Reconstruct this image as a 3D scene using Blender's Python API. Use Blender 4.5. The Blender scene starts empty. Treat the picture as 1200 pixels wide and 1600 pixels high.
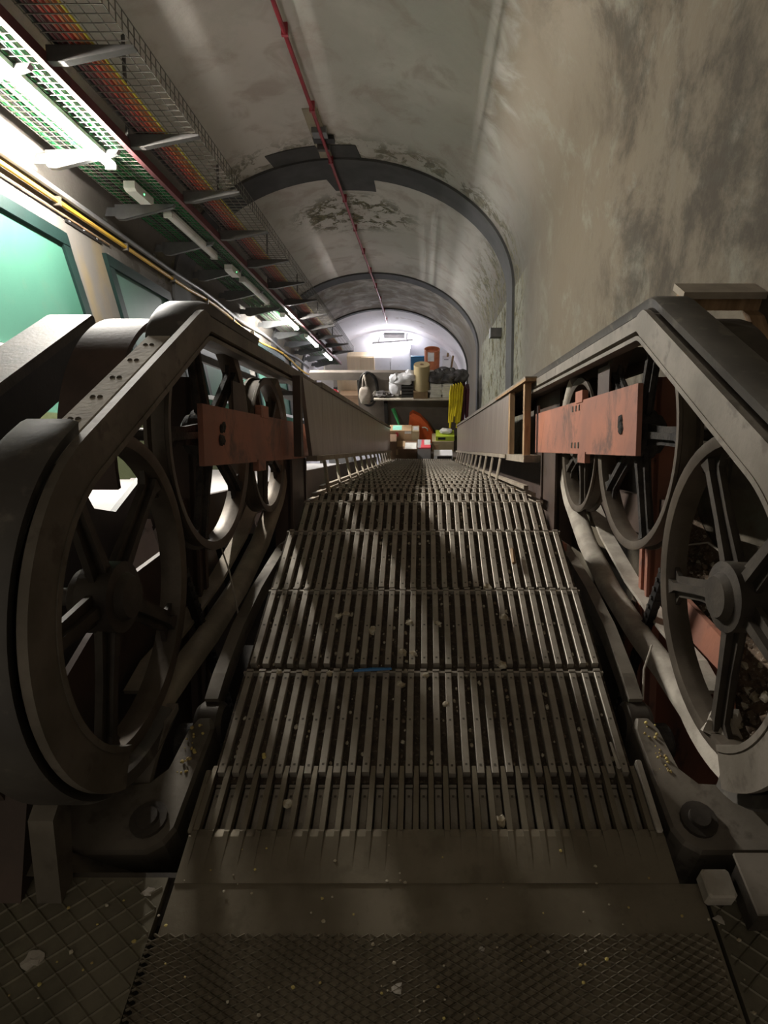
import bpy, bmesh, math, random
from mathutils import Vector, Matrix, noise
random.seed(7)
sc = bpy.context.scene
COL = sc.collection
PI = math.pi

# ------------------------------------------------------------------ camera, world, exposure
CAMZ = 1.65
PITCH = math.radians(36)
cam_d = bpy.data.cameras.new('camera')
cam = bpy.data.objects.new('camera', cam_d)
COL.objects.link(cam)
cam_d.sensor_fit = 'VERTICAL'
cam_d.sensor_height = 36.0
cam_d.lens = 950 / 1600 * 36
cam_d.shift_x = -62 / 1600
cam_d.clip_start = 0.02
cam.location = (0, 0, CAMZ)
cam.rotation_euler = (PI / 2 - PITCH, 0, 0)
sc.camera = cam

world = bpy.data.worlds.new('world')
sc.world = world
world.use_nodes = True
world.node_tree.nodes['Background'].inputs[0].default_value = (1.0, 0.90, 0.76, 1)
world.node_tree.nodes['Background'].inputs[1].default_value = 0.29
sc.view_settings.view_transform = 'Standard'
sc.view_settings.look = 'None'
sc.view_settings.gamma = 1
sc.view_settings.use_curve_mapping = False
sc.view_settings.exposure = 0.36
TUBE_POWER = 660.0      # radiance of a lit fluorescent tube

# ------------------------------------------------------------------ frames
A30 = math.radians(30)
SV = Vector((0, math.cos(A30), -math.sin(A30)))     # down the slope of the tunnel
NV = Vector((0, math.sin(A30), math.cos(A30)))      # square to the slope
CO = Vector((0, 0, CAMZ))


def I(x, s, n):
    return CO + Vector((x, 0, 0)) + SV * s + NV * n


def W(x, y, z):
    return Vector((x, y, z))


def at(px, py, y):
    """point of the place at depth y that lies in the direction of a photograph pixel"""
    a = (px - 662) / 950
    b = (800 - py) / 950
    d = Vector((a, math.cos(PITCH) + b * math.sin(PITCH), -math.sin(PITCH) + b * math.cos(PITCH)))
    return CO + d * (y / d.y)


# ------------------------------------------------------------------ mesh builder
class MB:
    def __init__(self):
        self.v = []
        self.f = []
        self.m = []
        self.smooth = []

    def add(self, vs, fs, m=0, smooth=False):
        o = len(self.v)
        self.v += [Vector(p) for p in vs]
        self.f += [tuple(i + o for i in f) for f in fs]
        self.m += [m] * len(fs)
        self.smooth += [smooth] * len(fs)
        return self

    def box(self, x0, x1, a0, a1, b0, b1, F=W, m=0, ch=0.0):
        if ch > 0:
            return self.cbox(x0, x1, a0, a1, b0, b1, F, m, ch)
        vs = [F(x, a, b) for x in (x0, x1) for a in (a0, a1) for b in (b0, b1)]
        fs = [(0, 1, 3, 2), (4, 6, 7, 5), (0, 4, 5, 1), (2, 3, 7, 6), (0, 2, 6, 4), (1, 5, 7, 3)]
        return self.add(vs, fs, m)

    def cbox(self, x0, x1, a0, a1, b0, b1, F=W, m=0, c=0.01):
        """box with chamfered upright edges (prism over an octagon in x/a) and chamfered top"""
        def ring(k, b):
            xs0, xs1, as0, as1 = x0 + k, x1 - k, a0 + k, a1 - k
            return [F(xs0 + c, as0, b), F(xs1 - c, as0, b), F(xs1, as0 + c, b), F(xs1, as1 - c, b),
                    F(xs1 - c, as1, b), F(xs0 + c, as1, b), F(xs0, as1 - c, b), F(xs0, as0 + c, b)]
        vs = ring(0, b0) + ring(0, b1 - c) + ring(c * .6, b1)
        fs = [tuple(range(7, -1, -1)), tuple(range(16, 24))]
        for r in (0, 8):
            for i in range(8):
                j = (i + 1) % 8
                fs.append((r + i, r + j, r + 8 + j, r + 8 + i))
        return self.add(vs, fs, m)

    def prism(self, pts, x0, x1, F=W, m=0):
        """polygon of (a, b) points extruded in x"""
        k = len(pts)
        vs = [F(x0, a, b) for a, b in pts] + [F(x1, a, b) for a, b in pts]
        fs = [tuple(range(k)), tuple(range(2 * k - 1, k - 1, -1))]
        fs += [(i, k + i, k + (i + 1) % k, (i + 1) % k) for i in range(k)]
        return self.add(vs, fs, m)

    def tube(self, path, r, seg=8, m=0, caps=True, flat=1.0):
        path = [Vector(p) for p in path]
        rs = r if isinstance(r, (list, tuple)) else [r] * len(path)
        t0 = (path[1] - path[0]).normalized()
        up = Vector((0, 0, 1)) if abs(t0.z) < .9 else Vector((1, 0, 0))
        u = t0.cross(up).normalized()
        vs, fs = [], []
        for i, p in enumerate(path):
            if i == 0:
                t = t0
            elif i == len(path) - 1:
                t = (path[i] - path[i - 1]).normalized()
            else:
                t = (path[i + 1] - path[i - 1]).normalized()
            u = (u - t * u.dot(t)).normalized()
            w = t.cross(u)
            for k in range(seg):
                a = 2 * PI * k / seg
                vs.append(p + (u * math.cos(a) + w * math.sin(a) * flat) * rs[i])
        for i in range(len(path) - 1):
            for k in range(seg):
                k2 = (k + 1) % seg
                fs.append((i * seg + k, i * seg + k2, (i + 1) * seg + k2, (i + 1) * seg + k))
        if caps:
            fs.append(tuple(range(seg - 1, -1, -1)))
            o = (len(path) - 1) * seg
            fs.append(tuple(range(o, o + seg)))
        return self.add(vs, fs, m, seg > 4)

    def sweep(self, path, prof, xc, m=0, smooth=False, caps=True, scale=None):
        """closed profile (dx, dn) swept along a path of (y, z) points in the plane x = xc; dn points to the left of travel"""
        k = len(prof)
        vs, fs = [], []
        for i, (y, z) in enumerate(path):
            j0, j1 = max(i - 1, 0), min(i + 1, len(path) - 1)
            ty, tz = path[j1][0] - path[j0][0], path[j1][1] - path[j0][1]
            L = math.hypot(ty, tz)
            ny, nz = -tz / L, ty / L
            q = 1.0 if scale is None else scale[i]
            for dx, dn in prof:
                vs.append((xc + dx, y + ny * dn * q, z + nz * dn * q))
        for i in range(len(path) - 1):
            for a in range(k):
                b = (a + 1) % k
                fs.append((i * k + a, i * k + b, (i + 1) * k + b, (i + 1) * k + a))
        if caps:
            fs.append(tuple(range(k - 1, -1, -1)))
            o = (len(path) - 1) * k
            fs.append(tuple(range(o, o + k)))
        return self.add(vs, fs, m, smooth)

    def lathe(self, prof, seg=32, axis='x', c=(0, 0, 0), m=0, smooth=True, closed=False, a0=0, a1=2 * PI):
        """profile of (h, r) turned about an axis through c"""
        c = Vector(c)
        k = len(prof)
        full = abs(a1 - a0 - 2 * PI) < 1e-6
        rows = seg if full else seg + 1
        vs, fs = [], []
        for i in range(rows):
            a = a0 + (a1 - a0) * i / seg
            for h, r in prof:
                ca, sa = r * math.cos(a), r * math.sin(a)
                vs.append(c + (Vector((h, ca, sa)) if axis == 'x' else Vector((ca, h, sa)) if axis == 'y' else Vector((ca, sa, h))))
        for i in range(seg):
            i2 = (i + 1) % rows
            for a in range(k if closed else k - 1):
                b = (a + 1) % k
                fs.append((i * k + a, i * k + b, i2 * k + b, i2 * k + a))
        return self.add(vs, fs, m, smooth)

    def hull_blob(self, c, r, seed, sub=1, m=0, sq=(1, 1, 1), amp=.35, smooth=False):
        bm = bmesh.new()
        bmesh.ops.create_icosphere(bm, subdivisions=sub, radius=1)
        c = Vector(c)
        vs = []
        for v in bm.verts:
            k = 1 + amp * noise.noise(v.co * 1.7 + Vector((seed * 3.1, seed * 1.7, seed)))
            vs.append(c + Vector((v.co.x * sq[0], v.co.y * sq[1], v.co.z * sq[2])) * r * k)
        fs = [tuple(v.index for v in f.verts) for f in bm.faces]
        bm.free()
        return self.add(vs, fs, m, smooth)

    def mesh(self, name, mats, off=Vector((0, 0, 0))):
        me = bpy.data.meshes.new(name)
        me.from_pydata([tuple(p - off) for p in self.v], [], self.f)
        for mt in (mats if isinstance(mats, (list, tuple)) else [mats]):
            me.materials.append(mt)
        me.polygons.foreach_set('material_index', self.m)
        me.polygons.foreach_set('use_smooth', self.smooth)
        me.update()
        bm = bmesh.new()
        bm.from_mesh(me)
        bmesh.ops.recalc_face_normals(bm, faces=bm.faces)
        bm.to_mesh(me)
        bm.free()
        if any(self.smooth):
            try:
                me.set_sharp_from_angle(angle=math.radians(38))
            except Exception:
                pass
        return me

    def build(self, name, mats, parent=None, kind=None, local=False):
        off = Vector((0, 0, 0))
        if parent is not None and not local:
            p = parent
            while p is not None:
                off += p.location
                p = p.parent
        o = bpy.data.objects.new(name, self.mesh(name, mats, off))
        COL.objects.link(o)
        o.parent = parent
        if kind:
            o['kind'] = kind
        return o


def inst(me, name, parent=None, loc=(0, 0, 0), rot=(0, 0, 0)):
    o = bpy.data.objects.new(name, me)
    COL.objects.link(o)
    o.parent = parent
    o.location = loc
    o.rotation_euler = rot
    return o


def tag(o, label, cat, group=None):
    o['label'] = label
    o['category'] = cat
    if group:
        o['group'] = group
    return o


def thing(name, label, cat, loc=(0, 0, 0), group=None):
    o = bpy.data.objects.new(name, None)
    COL.objects.link(o)
    o.empty_display_size = .05
    o.location = loc
    return tag(o, label, cat, group)


def dup(root, loc, label=None, rot=None):
    r = root.copy()
    COL.objects.link(r)
    r.location = loc
    if rot is not None:
        r.rotation_euler = rot
    if label:
        r['label'] = label
    for ch in list(root.children):
        c = ch.copy()
        COL.objects.link(c)
        c.parent = r
        for g in list(ch.children):
            d = g.copy()
            COL.objects.link(d)
            d.parent = c
    return r


ORD = ['first', 'second', 'third', 'fourth', 'fifth', 'sixth', 'seventh', 'eighth', 'ninth', 'tenth', 'eleventh', 'twelfth',
       'thirteenth', 'fourteenth', 'fifteenth', 'sixteenth', 'seventeenth', 'eighteenth', 'nineteenth', 'twentieth',
       'twenty-first', 'twenty-second', 'twenty-third', 'twenty-fourth', 'twenty-fifth', 'twenty-sixth', 'twenty-seventh',
       'twenty-eighth', 'twenty-ninth', 'thirtieth', 'thirty-first', 'thirty-second']


# ------------------------------------------------------------------ materials
class NT:
    def __init__(self, name):
        self.mat = bpy.data.materials.new(name)
        self.mat.use_nodes = True
        self.t = self.mat.node_tree
        self.bsdf = self.t.nodes['Principled BSDF']

    def n(self, typ, **kw):
        nd = self.t.nodes.new(typ)
        for k, v in kw.items():
            setattr(nd, k, v)
        return nd

    def put(self, sock, v):
        if isinstance(v, bpy.types.NodeSocket):
            self.t.links.new(v, sock)
        else:
            sock.default_value = v

    def math(self, op, a, b=0.0, c=0.0, clamp=False):
        nd = self.n('ShaderNodeMath', operation=op, use_clamp=clamp)
        self.put(nd.inputs[0], a)
        self.put(nd.inputs[1], b)
        self.put(nd.inputs[2], c)
        return nd.outputs[0]

    def pos(self):
        return self.n('ShaderNodeTexCoord').outputs['Object']

    def mapped(self, v, scale=(1, 1, 1), loc=(0, 0, 0)):
        nd = self.n('ShaderNodeMapping')
        self.put(nd.inputs['Vector'], v)
        nd.inputs['Scale'].default_value = scale
        nd.inputs['Location'].default_value = loc
        return nd.outputs[0]

    def dot(self, v, d):
        nd = self.n('ShaderNodeVectorMath', operation='DOT_PRODUCT')
        self.put(nd.inputs[0], v)
        nd.inputs[1].default_value = d
        return nd.outputs['Value']

    def noise(self, v, scale, detail=4, rough=.55, dist=0.0):
        nd = self.n('ShaderNodeTexNoise')
        self.put(nd.inputs['Vector'], v)
        nd.inputs['Scale'].default_value = scale
        nd.inputs['Detail'].default_value = detail
        nd.inputs['Roughness'].default_value = rough
        nd.inputs['Distortion'].default_value = dist
        return nd.outputs['Fac']

    def ramp(self, f, a, b):
        nd = self.n('ShaderNodeMapRange')
        nd.interpolation_type = 'SMOOTHSTEP'
        self.put(nd.inputs[0], f)
        nd.inputs[1].default_value = a
        nd.inputs[2].default_value = b
        nd.clamp = True
        return nd.outputs[0]

    def mix(self, f, a, b):
        nd = self.n('ShaderNodeMix', data_type='RGBA')
        self.put(nd.inputs[0], f)
        for s, v in ((nd.inputs[6], a), (nd.inputs[7], b)):
            if isinstance(v, tuple):
                v = (*v[:3], 1)
            self.put(s, v)
        return nd.outputs[2]

    def bump(self, h, strength=.3, dist=.01):
        nd = self.n('ShaderNodeBump')
        nd.inputs['Strength'].default_value = strength
        nd.inputs['Distance'].default_value = dist
        self.put(nd.inputs['Height'], h)
        self.t.links.new(nd.outputs[0], self.bsdf.inputs['Normal'])

    def fin(self, col, rough=.7, metal=0.0, spec=None):
        if isinstance(col, tuple):
            col = (*col[:3], 1)
        self.put(self.bsdf.inputs['Base Color'], col)
        self.put(self.bsdf.inputs['Roughness'], rough)
        self.put(self.bsdf.inputs['Metallic'], metal)
        if spec is not None:
            self.bsdf.inputs['Specular IOR Level'].default_value = spec
        return self.mat


def mat(name, c1, c2=None, scale=6.0, rough=.7, metal=0.0, bump=.15, stretch=(1, 1, 1), contrast=(.35, .65), spec=.4, c3=None, fine=60):
    """mottled two- or three-tone surface with a little fine relief"""
    k = NT(name)
    p = k.mapped(k.pos(), stretch)
    if c2 is None:
        c2 = tuple(v * .75 for v in c1)
    col = k.mix(k.ramp(k.noise(p, scale, 6), *contrast), c1, c2)
    f = k.noise(p, fine, 4)
    if c3:
        col = k.mix(k.math('MULTIPLY', k.ramp(k.noise(p, scale * 3.1, 5), .55, .7), .85), col, c3)
    col = k.mix(k.math('MULTIPLY', k.ramp(f, .55, .8), .35), col, tuple(v * .55 for v in c1))
    if bump:
        k.bump(f, bump, .004)
    return k.fin(col, rough, metal, spec)


def emit(name, col, power):
    k = NT(name)
    k.bsdf.inputs['Base Color'].default_value = (.9, .9, .9, 1)
    k.bsdf.inputs['Emission Color'].default_value = (*col, 1)
    k.bsdf.inputs['Emission Strength'].default_value = power
    return k.mat


def plaster(name, kind):
    """old stained plaster; s and n are distances along and square to the slope"""
    k = NT(name)
    P = k.pos()
    x = k.dot(P, (1, 0, 0))
    s = k.math('ADD', k.dot(P, tuple(SV)), -SV.dot(CO))
    n = k.math('ADD', k.dot(P, tuple(NV)), -NV.dot(CO))
    big = k.noise(P, .55, 5, .6, .4)
    mid = k.noise(P, 2.2, 6, .6, .6)
    fine = k.noise(P, 14, 6, .65)
    streak = k.noise(k.mapped(P, (1.1, 1.0, 1.35)), 1.6, 10, .72, .3)
    col = k.mix(k.ramp(big, .38, .62), k.mix(k.ramp(n, 2.3, 3.8), (.150, .137, .115), (.66, .62, .575)), k.mix(k.ramp(n, 2.3, 3.8), (.12, .114, .096), (.55, .525, .48)))  # light evened out in the colour: haunches painted darker, crown paler
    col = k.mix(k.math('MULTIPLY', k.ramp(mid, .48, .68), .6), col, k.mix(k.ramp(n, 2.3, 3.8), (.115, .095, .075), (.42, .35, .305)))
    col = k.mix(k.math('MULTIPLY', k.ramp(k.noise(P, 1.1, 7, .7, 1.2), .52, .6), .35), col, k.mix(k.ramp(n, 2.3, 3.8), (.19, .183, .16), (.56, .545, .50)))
    if kind in ('right', 'vault'):
        # brown damp over the right-hand wall near the top of the slope, pale scrapes and sooty runs in it
        edge = k.math('ADD', k.ramp(x, .2, 1.1), k.math('MULTIPLY', k.math('SUBTRACT', mid, .5), 1.4))
        near = k.ramp(s, 8.4, 5.6)
        br = k.math('MULTIPLY', k.ramp(edge, .35, .8), near)
        col = k.mix(k.math('MULTIPLY', br, .8), col, k.mix(k.ramp(n, 2.3, 3.8), (.125, .10, .068), (.25, .205, .145)))
        pale = k.math('MULTIPLY', k.ramp(streak, .50, .66), k.math('MULTIPLY', br, .45))
        col = k.mix(pale, col, k.mix(k.ramp(n, 2.3, 3.8), (.20, .20, .165), (.36, .36, .30)))
        soot = k.math('MULTIPLY', k.ramp(k.noise(k.mapped(P, (1.0, .8, .95)), 1.35, 9, .72, .25), .44, .62), k.math('MULTIPLY', br, k.ramp(s, 5.6, 3.6)))
        col = k.mix(k.math('MULTIPLY', soot, .8), col, (.035, .028, .02))
    if kind == 'vault':
        col = k.mix(k.math('MULTIPLY', k.ramp(x, -2.75, -3.1), .8), col, (.085, .075, .065))  # left haunch coloured darker to offset the glare of the near lamp
    # flaking paint with damp showing through: in a band along the rings and on a crown patch
    flake = k.noise(k.mapped(P, (1.6, 1.0, 1.0)) if kind != 'vault' else P, 3.6 if kind != 'vault' else 4.2, 8, .75, .5)
    zone = None
    if kind == 'right':
        zone = k.math('MULTIPLY', k.ramp(s, 8.4, 9.4), k.ramp(s, 14.5, 12.0))
        z2 = k.math('MULTIPLY', k.ramp(s, 7.5, 8.3), k.ramp(s, 9.2, 8.8))
        zone = k.math('MAXIMUM', zone, k.math('MULTIPLY', z2, .9))
        col = k.mix(k.math('MULTIPLY', k.math('MULTIPLY', k.ramp(fine, .3, .55), .85), zone), col, (.30, .30, .235))
    if kind == 'vault':
        dx = k.math('POWER', k.math('DIVIDE', k.math('SUBTRACT', x, -1.15), 1.15), 2.0)
        ds = k.math('POWER', k.math('DIVIDE', k.math('SUBTRACT', s, 10.6), .95), 2.0)
        zone = k.ramp(k.math('ADD', dx, ds), 1.1, .25)
        side = k.math('MULTIPLY', k.math('MULTIPLY', k.ramp(x, .75, 1.1), k.ramp(s, 8.6, 9.4)), k.ramp(s, 14.0, 11.5))
        zone = k.math('MAXIMUM', zone, k.math('MULTIPLY', side, .8))
        lip = k.math('MULTIPLY', k.ramp(s, 7.9, 8.35), k.ramp(s, 8.7, 8.5))
        zone = k.math('MAXIMUM', zone, k.math('MULTIPLY', lip, .75))
    if zone is not None:
        dark = k.math('MULTIPLY', k.ramp(flake, *((.475, .53) if kind == 'vault' else (.51, .55))), zone)
        col = k.mix(k.math('MULTIPLY', dark, .92), col, k.mix(k.ramp(fine, .4, .6), (.055, .05, .02), (.17, .15, .08)))
    # sooty stretch between the second and the third ring, then fresh white paint
    s2 = k.math('MULTIPLY', k.ramp(s, 14.1, 14.7), k.ramp(s, 17.7, 17.5))
    col = k.mix(k.math('MULTIPLY', k.math('MULTIPLY', s2, k.ramp(mid, .3, .6)), .75), col, (.17, .14, .10))
    white = k.ramp(s, 17.52, 17.58)
    wc = k.mix(k.math('MULTIPLY', k.ramp(mid, .6, .68), .6), (.80, .78, .80), (.42, .36, .33))
    col = k.mix(white, col, wc)
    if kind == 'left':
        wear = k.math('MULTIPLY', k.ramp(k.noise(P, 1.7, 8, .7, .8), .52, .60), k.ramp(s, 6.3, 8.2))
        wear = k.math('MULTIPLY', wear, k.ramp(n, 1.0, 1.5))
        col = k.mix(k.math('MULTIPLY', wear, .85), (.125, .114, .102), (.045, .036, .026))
        ys = k.math('MULTIPLY', k.ramp(k.noise(k.mapped(P, (1, 2.2, .7)), 1.5, 3), .42, .66), k.math('MULTIPLY', k.ramp(s, 6.15, 6.5), k.ramp(s, 7.1, 6.7)))
        col = k.mix(k.math('MULTIPLY', ys, .4), col, (.22, .15, .045))
        # painted dado under the windows
        dado = k.ramp(n, .80, .79)
        dc = k.mix(k.ramp(n, .34, .32), (.085, .215, .155), (.10, .115, .055))
        col = k.mix(dado, col, dc)
        col = k.mix(white, col, (.80, .78, .80))
    k.bump(k.math('ADD', fine, k.math('MULTIPLY', mid, 1.5)), .25, .02)
    return k.fin(col, .85, 0, .2)


M = {}
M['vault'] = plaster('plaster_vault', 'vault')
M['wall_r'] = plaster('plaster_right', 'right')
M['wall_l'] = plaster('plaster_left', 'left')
M['rib'] = mat('rib_paint', (.07, .068, .066), (.05, .049, .047), 3, .75)
M['rubber'] = mat('handrail_rubber', (.075, .066, .055), (.05, .043, .036), 5, .55, bump=.1, c3=(.12, .105, .085))
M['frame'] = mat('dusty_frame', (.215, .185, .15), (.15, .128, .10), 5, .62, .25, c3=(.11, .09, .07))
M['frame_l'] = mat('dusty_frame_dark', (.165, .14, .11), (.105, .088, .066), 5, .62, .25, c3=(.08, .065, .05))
M['castiron'] = mat('cast_iron', (.075, .062, .048), (.045, .037, .030), 8, .6, .4, bump=.3)
M['rimiron'] = mat('rim_iron', (.13, .105, .08), (.085, .068, .052), 7, .5, .5, bump=.15)
M['grease'] = mat('greasy_fluff', (.045, .038, .032), (.018, .015, .013), 18, .9, 0, bump=1.0, fine=90)
M['orange'] = mat('orange_paint', (.37, .145, .088), (.25, .115, .08), 3.5, .7, 0, stretch=(1, 1, .4), c3=(.085, .062, .052), contrast=(.38, .66))
def stained_orange():
    k = NT('orange_beam_paint')
    P = k.pos()
    col = k.mix(k.ramp(k.noise(P, 3.0, 6), .35, .68), (.37, .145, .088), (.26, .115, .08))
    runs = k.noise(k.mapped(P, (1, 9, 1.2)), 2.2, 6, .65)
    col = k.mix(k.math('MULTIPLY', k.ramp(runs, .55, .72), .55), col, (.11, .07, .055))
    oil = k.noise(P, 2.3, 9, .72, .4)
    col = k.mix(k.math('MULTIPLY', k.ramp(oil, .50, .66), .8), col, (.075, .055, .047))
    k.bump(oil, .1, .004)
    return k.fin(col, .65, 0, .35)


M['orange_beam'] = stained_orange()
M['brownsteel'] = mat('brown_steel', (.085, .055, .042), (.055, .038, .03), 4, .6, .2)
M['black'] = mat('black_steel', (.022, .019, .017), (.012, .011, .010), 6, .55, .2)
M['panel'] = mat('balustrade_panel', (.275, .225, .195), (.22, .18, .155), 1.6, .38, .35, stretch=(1, 6, .4), bump=.05)
M['wood'] = mat('raw_wood', (.33, .21, .11), (.20, .12, .06), 5, .8, stretch=(6, 1, .6), bump=.4)
M['woodgrey'] = mat('dusty_wood', (.28, .235, .18), (.20, .165, .125), 6, .85, bump=.4)
M['cleat'] = mat('tread_bar', (.36, .32, .265), (.28, .245, .20), 7, .54, .45, bump=.2, c3=(.21, .175, .135), fine=120)
M['bolt'] = mat('tread_screw', (.09, .075, .055), None, 8, .6)
M['treadbase'] = mat('tread_dirt', (.075, .055, .038), (.04, .03, .021), 26, .95, 0, bump=1.0, c3=(.17, .135, .095), fine=80)
M['plate'] = mat('floor_plate_steel', (.23, .197, .145), (.165, .138, .098), 4, .45, .65, bump=.15, c3=(.16, .135, .095))
M['plate_l'] = mat('side_plate_steel', (.17, .148, .105), (.11, .096, .066), 4.5, .55, .4, bump=.2, c3=(.17, .15, .10))
M['crumb'] = mat('crumbs', (.52, .47, .37), (.30, .24, .15), 40, .9, bump=.3)
M['gold'] = mat('yellow_crumbs', (.55, .45, .14), (.35, .25, .10), 40, .7)
M['rubble'] = mat('rubble', (.17, .115, .075), (.09, .065, .045), 30, .9, bump=.6, c3=(.38, .33, .26))
M['dust'] = mat('pale_dust', (.42, .375, .315), (.30, .265, .22), 10, .9, bump=.4)
M['pit'] = mat('pit_concrete', (.035, .03, .025), (.02, .018, .015), 4, .95)
M['green_frame'] = mat('dark_green_paint', (.004, .017, .014), (.003, .012, .010), 4, .5)
M['pane'] = mat('painted_green_pane', (.038, .112, .079), (.033, .100, .071), 1.3, .5, bump=.03, c3=(.044, .104, .073))
M['pane_dim'] = mat('dusty_green_pane', (.065, .135, .105), (.05, .115, .09), 1.3, .4, bump=.03)
M['galv'] = mat('galvanised_steel', (.17, .172, .17), (.135, .137, .135), 5, .45, .4, bump=.05)
M['dark_arm'] = mat('dull_grey_steel', (.11, .10, .095), (.075, .07, .066), 5, .6, .3)
M['wire'] = mat('basket_wire', (.15, .14, .125), None, 8, .45, .5, bump=0)
M['wire_dark'] = mat('basket_wire_dull', (.155, .14, .12), None, 8, .5, .4, bump=0)
M['cable_green'] = mat('green_cable', (.013, .17, .046), (.011, .12, .036), 12, .5, bump=0)
M['cable_black'] = mat('black_cable', (.02, .02, .02), None, 8, .5, bump=0)
M['cable_red'] = mat('red_cable', (.40, .05, .035), (.28, .045, .03), 8, .5, bump=0)
M['cable_orange'] = mat('orange_cable', (.45, .14, .05), None, 8, .5, bump=0)
M['cable_yellow'] = mat('yellow_cable', (.55, .43, .04), None, 8, .5, bump=0)
M['cable_maroon'] = mat('maroon_cable', (.14, .05, .055), None, 8, .5, bump=0)
M['yellow_pipe'] = mat('yellow_pipe', (.66, .40, .03), (.50, .30, .06), 3, .4, bump=.05)
M['grey_pipe'] = mat('grey_pipe', (.20, .20, .20), None, 5, .5)
M['red_pipe'] = mat('red_pipe', (.36, .035, .05), (.27, .03, .045), 6, .4, bump=.05)
M['board'] = mat('beige_board', (.42, .37, .27), (.35, .31, .23), 6, .8)
M['plastic'] = mat('lamp_plastic', (.70, .70, .66), (.60, .60, .57), 5, .4, bump=0)
M['diffuser'] = mat('lamp_diffuser_unlit', (.62, .61, .58), None, 5, .3, bump=0)
M['tube_near'] = emit('lit_tube', (1.0, .96, .88), TUBE_POWER)
M['tube_far'] = emit('lit_tube_far', (.93, .92, 1.0), TUBE_POWER * .11)
M['tube_mid'] = emit('lit_tube_mid', (1.0, .97, .93), TUBE_POWER * .75)
M['tube_dim'] = emit('half_lit_tube', (.95, .94, 1.0), TUBE_POWER * .04)
M['led'] = emit('green_led', (.1, 1.0, .3), 3)
M['step_white'] = mat('pale_stair', (.36, .335, .33), (.30, .28, .275), 3, .7)
M['card'] = mat('cardboard', (.46, .31, .18), (.40, .265, .15), 4, .8)
M['card_dark'] = mat('old_cardboard', (.20, .12, .075), (.15, .095, .06), 4, .85)
M['card_pale'] = mat('pale_cardboard', (.45, .36, .22), (.38, .30, .18), 4, .8)
M['mint'] = mat('mint_label', (.32, .72, .58), None, 4, .6, bump=0)
M['white'] = mat('white_paint', (.76, .75, .76), (.70, .69, .70), 3, .5, bump=.03)
M['paper'] = mat('white_paper', (.72, .70, .66), (.58, .56, .51), 6, .8)
M['greycarton'] = mat('grey_carton', (.33, .32, .33), (.28, .27, .28), 4, .6)
M['redprint'] = mat('red_print', (.72, .10, .12), None, 4, .6, bump=0)
M['orangetarp'] = mat('orange_sheet', (.70, .13, .035), (.55, .10, .03), 3, .5)
M['limebox'] = mat('lime_box', (.46, .56, .05), (.40, .50, .05), 4, .5)
M['kraft'] = mat('kraft_paper', (.33, .26, .14), (.29, .225, .12), 3, .7)
M['kraft_dark'] = mat('old_carton', (.20, .13, .065), (.14, .09, .05), 6, .8)
M['bagwhite'] = mat('white_film', (.62, .61, .62), (.45, .44, .45), 5, .35)
M['bagblack'] = mat('black_film', (.045, .042, .045), (.12, .11, .115), 8, .25)
M['hose_yellow'] = mat('yellow_hose', (.70, .56, .02), (.55, .42, .02), 4, .5)
M['hose_maroon'] = mat('maroon_sheet', (.085, .022, .032), None, 4, .5)
M['canvas'] = mat('canvas_bag', (.36, .31, .26), (.25, .21, .175), 8, .9)
M['greenplastic'] = mat('green_plastic', (.03, .24, .07), None, 4, .5)
M['bluepaint'] = mat('blue_panel', (.03, .17, .34), None, 3, .5)
M['cream'] = mat('cream_panel', (.74, .60, .40), (.68, .55, .37), 3, .5, stretch=(8, 1, .3))
M['partition'] = mat('partition_board', (.145, .12, .10), (.105, .088, .074), 2.5, .8)
M['shelf'] = mat('shelf_board', (.42, .37, .30), None, 4, .7)
M['bluestick'] = mat('blue_plastic', (.03, .16, .38), None, 4, .4)
M['red_thing'] = mat('red_plastic', (.50, .04, .05), None, 4, .4)
M['wallfar'] = mat('white_wall', (.72, .71, .74), (.64, .63, .66), 2, .7)

# ------------------------------------------------------------------ setting
XL, XR = -3.45, 1.25
XC, XA, NS, NB = -1.1, 2.35, 2.2, 1.69     # vault: centre, half width, springing, rise
S0, S1 = -3.0, 20.8


def vault_pts(k=36, grow=0.0):
    return [(XC + (XA + grow) * math.cos(PI * i / k), NS + (NB + grow) * math.sin(PI * i / k)) for i in range(k + 1)]


def structure(o):
    o['kind'] = 'structure'
    return o


def vault_shell(name, m, s0, s1, grow_in, grow_out, k=36, ns=2, legs=None):
    """arched shell between two offsets of the vault line; legs = n down to which both sides run on"""
    mb = MB()
    inner, outer = vault_pts(k, grow_in), vault_pts(k, grow_out)
    if legs is not None:
        inner = [(inner[0][0], legs)] + inner + [(inner[-1][0], legs)]
        outer = [(outer[0][0], legs)] + outer + [(outer[-1][0], legs)]
    k = len(inner)
    rows = []
    vs = []
    for j in range(ns + 1):
        s = s0 + (s1 - s0) * j / ns
        vs += [I(x, s, n) for x, n in inner]
        vs += [I(x, s, n) for x, n in outer]
    fs = []
    st = 2 * k
    for j in range(ns):
        for i in range(k - 1):
            a = j * st + i
            fs.append((a, a + 1, a + st + 1, a + st))
            a += k
            fs.append((a, a + st, a + st + 1, a + 1))
        for i in (0, k - 1):
            a = j * st + i
            fs.append((a, a + st, a + st + k, a + k))
    for j in (0, ns):
        for i in range(k - 1):
            a = j * st + i
            fs.append((a, a + k, a + k + 1, a + 1))
    mb.add(vs, fs, 0, True)
    return mb.build(name, m)


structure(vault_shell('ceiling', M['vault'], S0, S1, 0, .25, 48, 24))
structure(MB().box(XR, XR + .25, S0, S1, -3.2, NS, I).build('wall_right', M['wall_r']))
structure(MB().box(XL - .25, XL, S0, S1, -3.2, NS, I).build('wall_left', M['wall_l']))
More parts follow.
